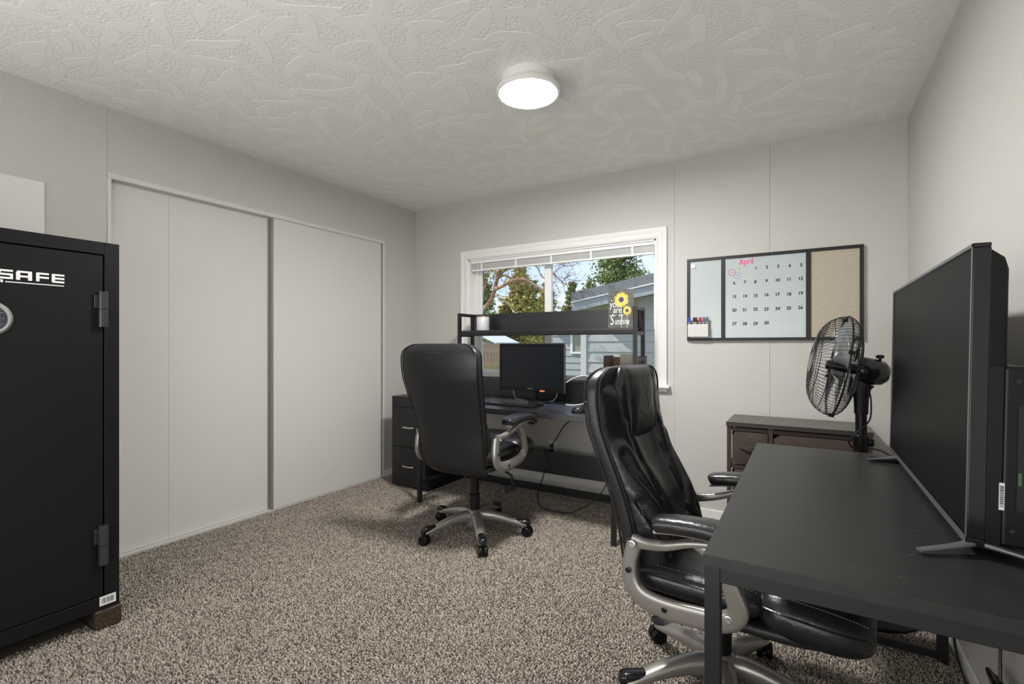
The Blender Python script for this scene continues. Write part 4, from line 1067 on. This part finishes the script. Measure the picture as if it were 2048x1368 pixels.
for (x, y, h, r, m, sd, lab) in (
    (-14.05, 24.0, 6.1, 2.0, M_n1, 11, 'broad yellow green pine filling the middle of the left window pane'),
    (-18.6, 34.0, 6.85, 1.3, M_n2, 12, 'slender green pine just right of the broad yellow pine'),
    (-15.46, 30.0, 5.95, 1.6, M_n1, 13, 'yellow green pine beside the window mullion'),
    (-16.35, 36.5, 6.85, 1.4, M_n2, 14, 'thin pine between the mullion and the neighbouring roof'),
    (-16.7, 41.0, 7.5, 1.3, M_n2, 18, 'small pine tip showing above the roof edge beside the spruce'),
    (-20.9, 30.0, 7.3, 2.2, M_n2, 15, 'dark pine behind the bare branching tree'),
    (-11.9, 27.5, 3.9, 1.4, M_n3, 16, 'low olive pine beside the neighbouring roof eave'),
    (-12.3, 19.6, 3.6, 1.5, M_n3, 17, 'low olive pine behind the board fence')):
    conifer('pine_tree', lab, x, y, h, r, m, sd, open_=.12, leaf=.17, dens=2.4)
# bare branching tree near the window
bt = thing('bare_tree', 'leaning reddish tree with bare twisting branches outside the window', 'tree', (0, 0, 0))
rng = random.Random(21); wood = MB(); tw = MB()
BR = [([(-5.671, 8.0, 1.589), (-5.598, 8.0, 1.825), (-5.396, 8.0, 2.013), (-5.279, 8.0, 2.221), (-5.221, 8.0, 2.412), (-5.163, 8.0, 2.62), (-5.004, 8.0, 2.742), (-4.937, 8.0, 2.907)], 0.055),
      ([(-5.694, 8.05, 1.711), (-5.67, 8.05, 1.989), (-5.621, 8.05, 2.206), (-5.513, 8.05, 2.417), (-5.573, 8.05, 2.639), (-5.633, 8.05, 2.863)], 0.034),
      ([(-5.179, 7.9, 2.264), (-5.031, 7.9, 2.312), (-4.831, 7.9, 2.393), (-4.656, 7.9, 2.418), (-4.528, 7.9, 2.409), (-4.359, 7.9, 2.324), (-4.194, 7.9, 2.213), (-4.052, 7.9, 2.106), (-3.942, 7.9, 1.957)], 0.04),
      ([(-5.263, 8.1, 2.504), (-5.112, 8.1, 2.552), (-4.908, 8.1, 2.459), (-4.686, 8.1, 2.387)], 0.03),
      ([(-5.131, 7.95, 2.611), (-5.292, 7.95, 2.643), (-5.409, 7.95, 2.692), (-5.528, 7.95, 2.839)], 0.025),
      ([(-5.251, 8.1, 2.562), (-5.067, 8.1, 2.664), (-4.863, 8.1, 2.705), (-4.686, 8.1, 2.842)], 0.03),
      ([(-4.744, 8.2, 2.863), (-4.568, 8.2, 2.751), (-4.417, 8.2, 2.663), (-4.332, 8.2, 2.505), (-4.206, 8.2, 2.403), (-4.091, 8.2, 2.348)], 0.014),
      ([(-4.269, 8.2, 2.875), (-4.164, 8.2, 2.753), (-4.081, 8.2, 2.542), (-4.112, 8.2, 2.415)], 0.012),
      ([(-4.081, 8.2, 2.542), (-3.979, 8.2, 2.442), (-3.878, 8.2, 2.343), (-3.797, 8.2, 2.283), (-3.718, 8.2, 2.314)], 0.01),
      ([(-3.979, 8.2, 2.718), (-3.857, 8.2, 2.652), (-3.698, 8.2, 2.63)], 0.008),
      ([(-3.898, 8.2, 2.344), (-3.817, 8.2, 2.412), (-3.748, 8.2, 2.465)], 0.008),
      ([(-4.091, 8.2, 2.858), (-3.979, 8.2, 2.792), (-3.837, 8.2, 2.742), (-3.758, 8.2, 2.753)], 0.01)]
BR[0][0].insert(0, (BR[0][0][0][0]-.25, 8.0, GZ))
def twig(p, d, L, r, lev):
    pts = [p]; q = p.copy(); dd = d.copy()
    for i in range(5):
        dd = (dd + Vector((rng.gauss(0, .25), rng.gauss(0, .2), rng.gauss(0, .22)))).normalized(); q = q + dd*L/5; pts.append(q.copy())
    tw.tube(pts, [r*(1-.7*i/5) for i in range(6)], 4, caps=False)
    if lev < 2:
        for k in range(3): twig(pts[rng.randint(1, 5)].copy(), (dd+Vector((rng.gauss(0, .8), rng.gauss(0, .4), rng.gauss(0, .8)))).normalized(), L*.6, r*.6, lev+1)
lv = MB()
for bi, (P_, r) in enumerate(BR):
    sp = smoothpath(P_, 6); n = len(sp)
    (wood if r > .02 else tw).tube(sp, [r*(1-.6*i/(n-1)) for i in range(n)], 8 if r > .02 else 5, caps=False)
    for k in range(9 if r > .02 else 5):
        i = rng.randint(n//3, n-2); d = (sp[i+1]-sp[i]).normalized()
        twig(sp[i].copy(), (d+Vector((rng.gauss(0, .8), rng.gauss(0, .4), rng.gauss(0, .8)))).normalized(), rng.uniform(.2, .45), .006, 0)
    if bi in (0, 1, 4, 5):
        for k in range(16): leaves(lv, rng, sp[rng.randint(n//2, n-1)] + Vector((rng.gauss(0, .15), rng.gauss(0, .2), rng.gauss(0, .15))), 12, .16, .045, .8)
wood.build('trunk', mat('red_bark', (.34, .21, .13), .8, var=(9, .4)), bt); tw.build('twigs', mat('red_twig', (.24, .14, .085), .8), bt)
lv.build('leaves', M_n3, bt, smooth=False)
# arching grass clump below the fence
gc = thing('grass_clump', 'bright green arching grass clump in front of the board fence', 'plant', (-8.4, 13.2, GZ)); gm_ = MB()
for i in range(900):
    a = rng.uniform(0, 2*PI); r0 = rng.uniform(0, .9); L = rng.uniform(.35, .75); x0, y0 = r0*1.5*math.cos(a), r0*math.sin(a); b = rng.uniform(0, 2*PI); hh_ = rng.uniform(.75, 1.3)*(1-.25*r0)
    p = [(x0+L*.6*u*u*math.cos(b), y0+L*.6*u*u*math.sin(b), hh_*(u*1.25-.38*u*u)) for u in (0, .4, .75, 1)]; w = .012
    k = len(gm_.v)
    for j, c in enumerate(p):
        ww_ = w*(1-j/3.2); gm_.v += [(c[0]-ww_*math.sin(b), c[1]+ww_*math.cos(b), c[2]), (c[0]+ww_*math.sin(b), c[1]-ww_*math.cos(b), c[2])]
    for j in range(3): gm_.f.append((k+2*j, k+2*j+1, k+2*j+3, k+2*j+2))
gm_.build('blades', leafmat('grass_green', (.24, .36, .06)), gc, smooth=False)
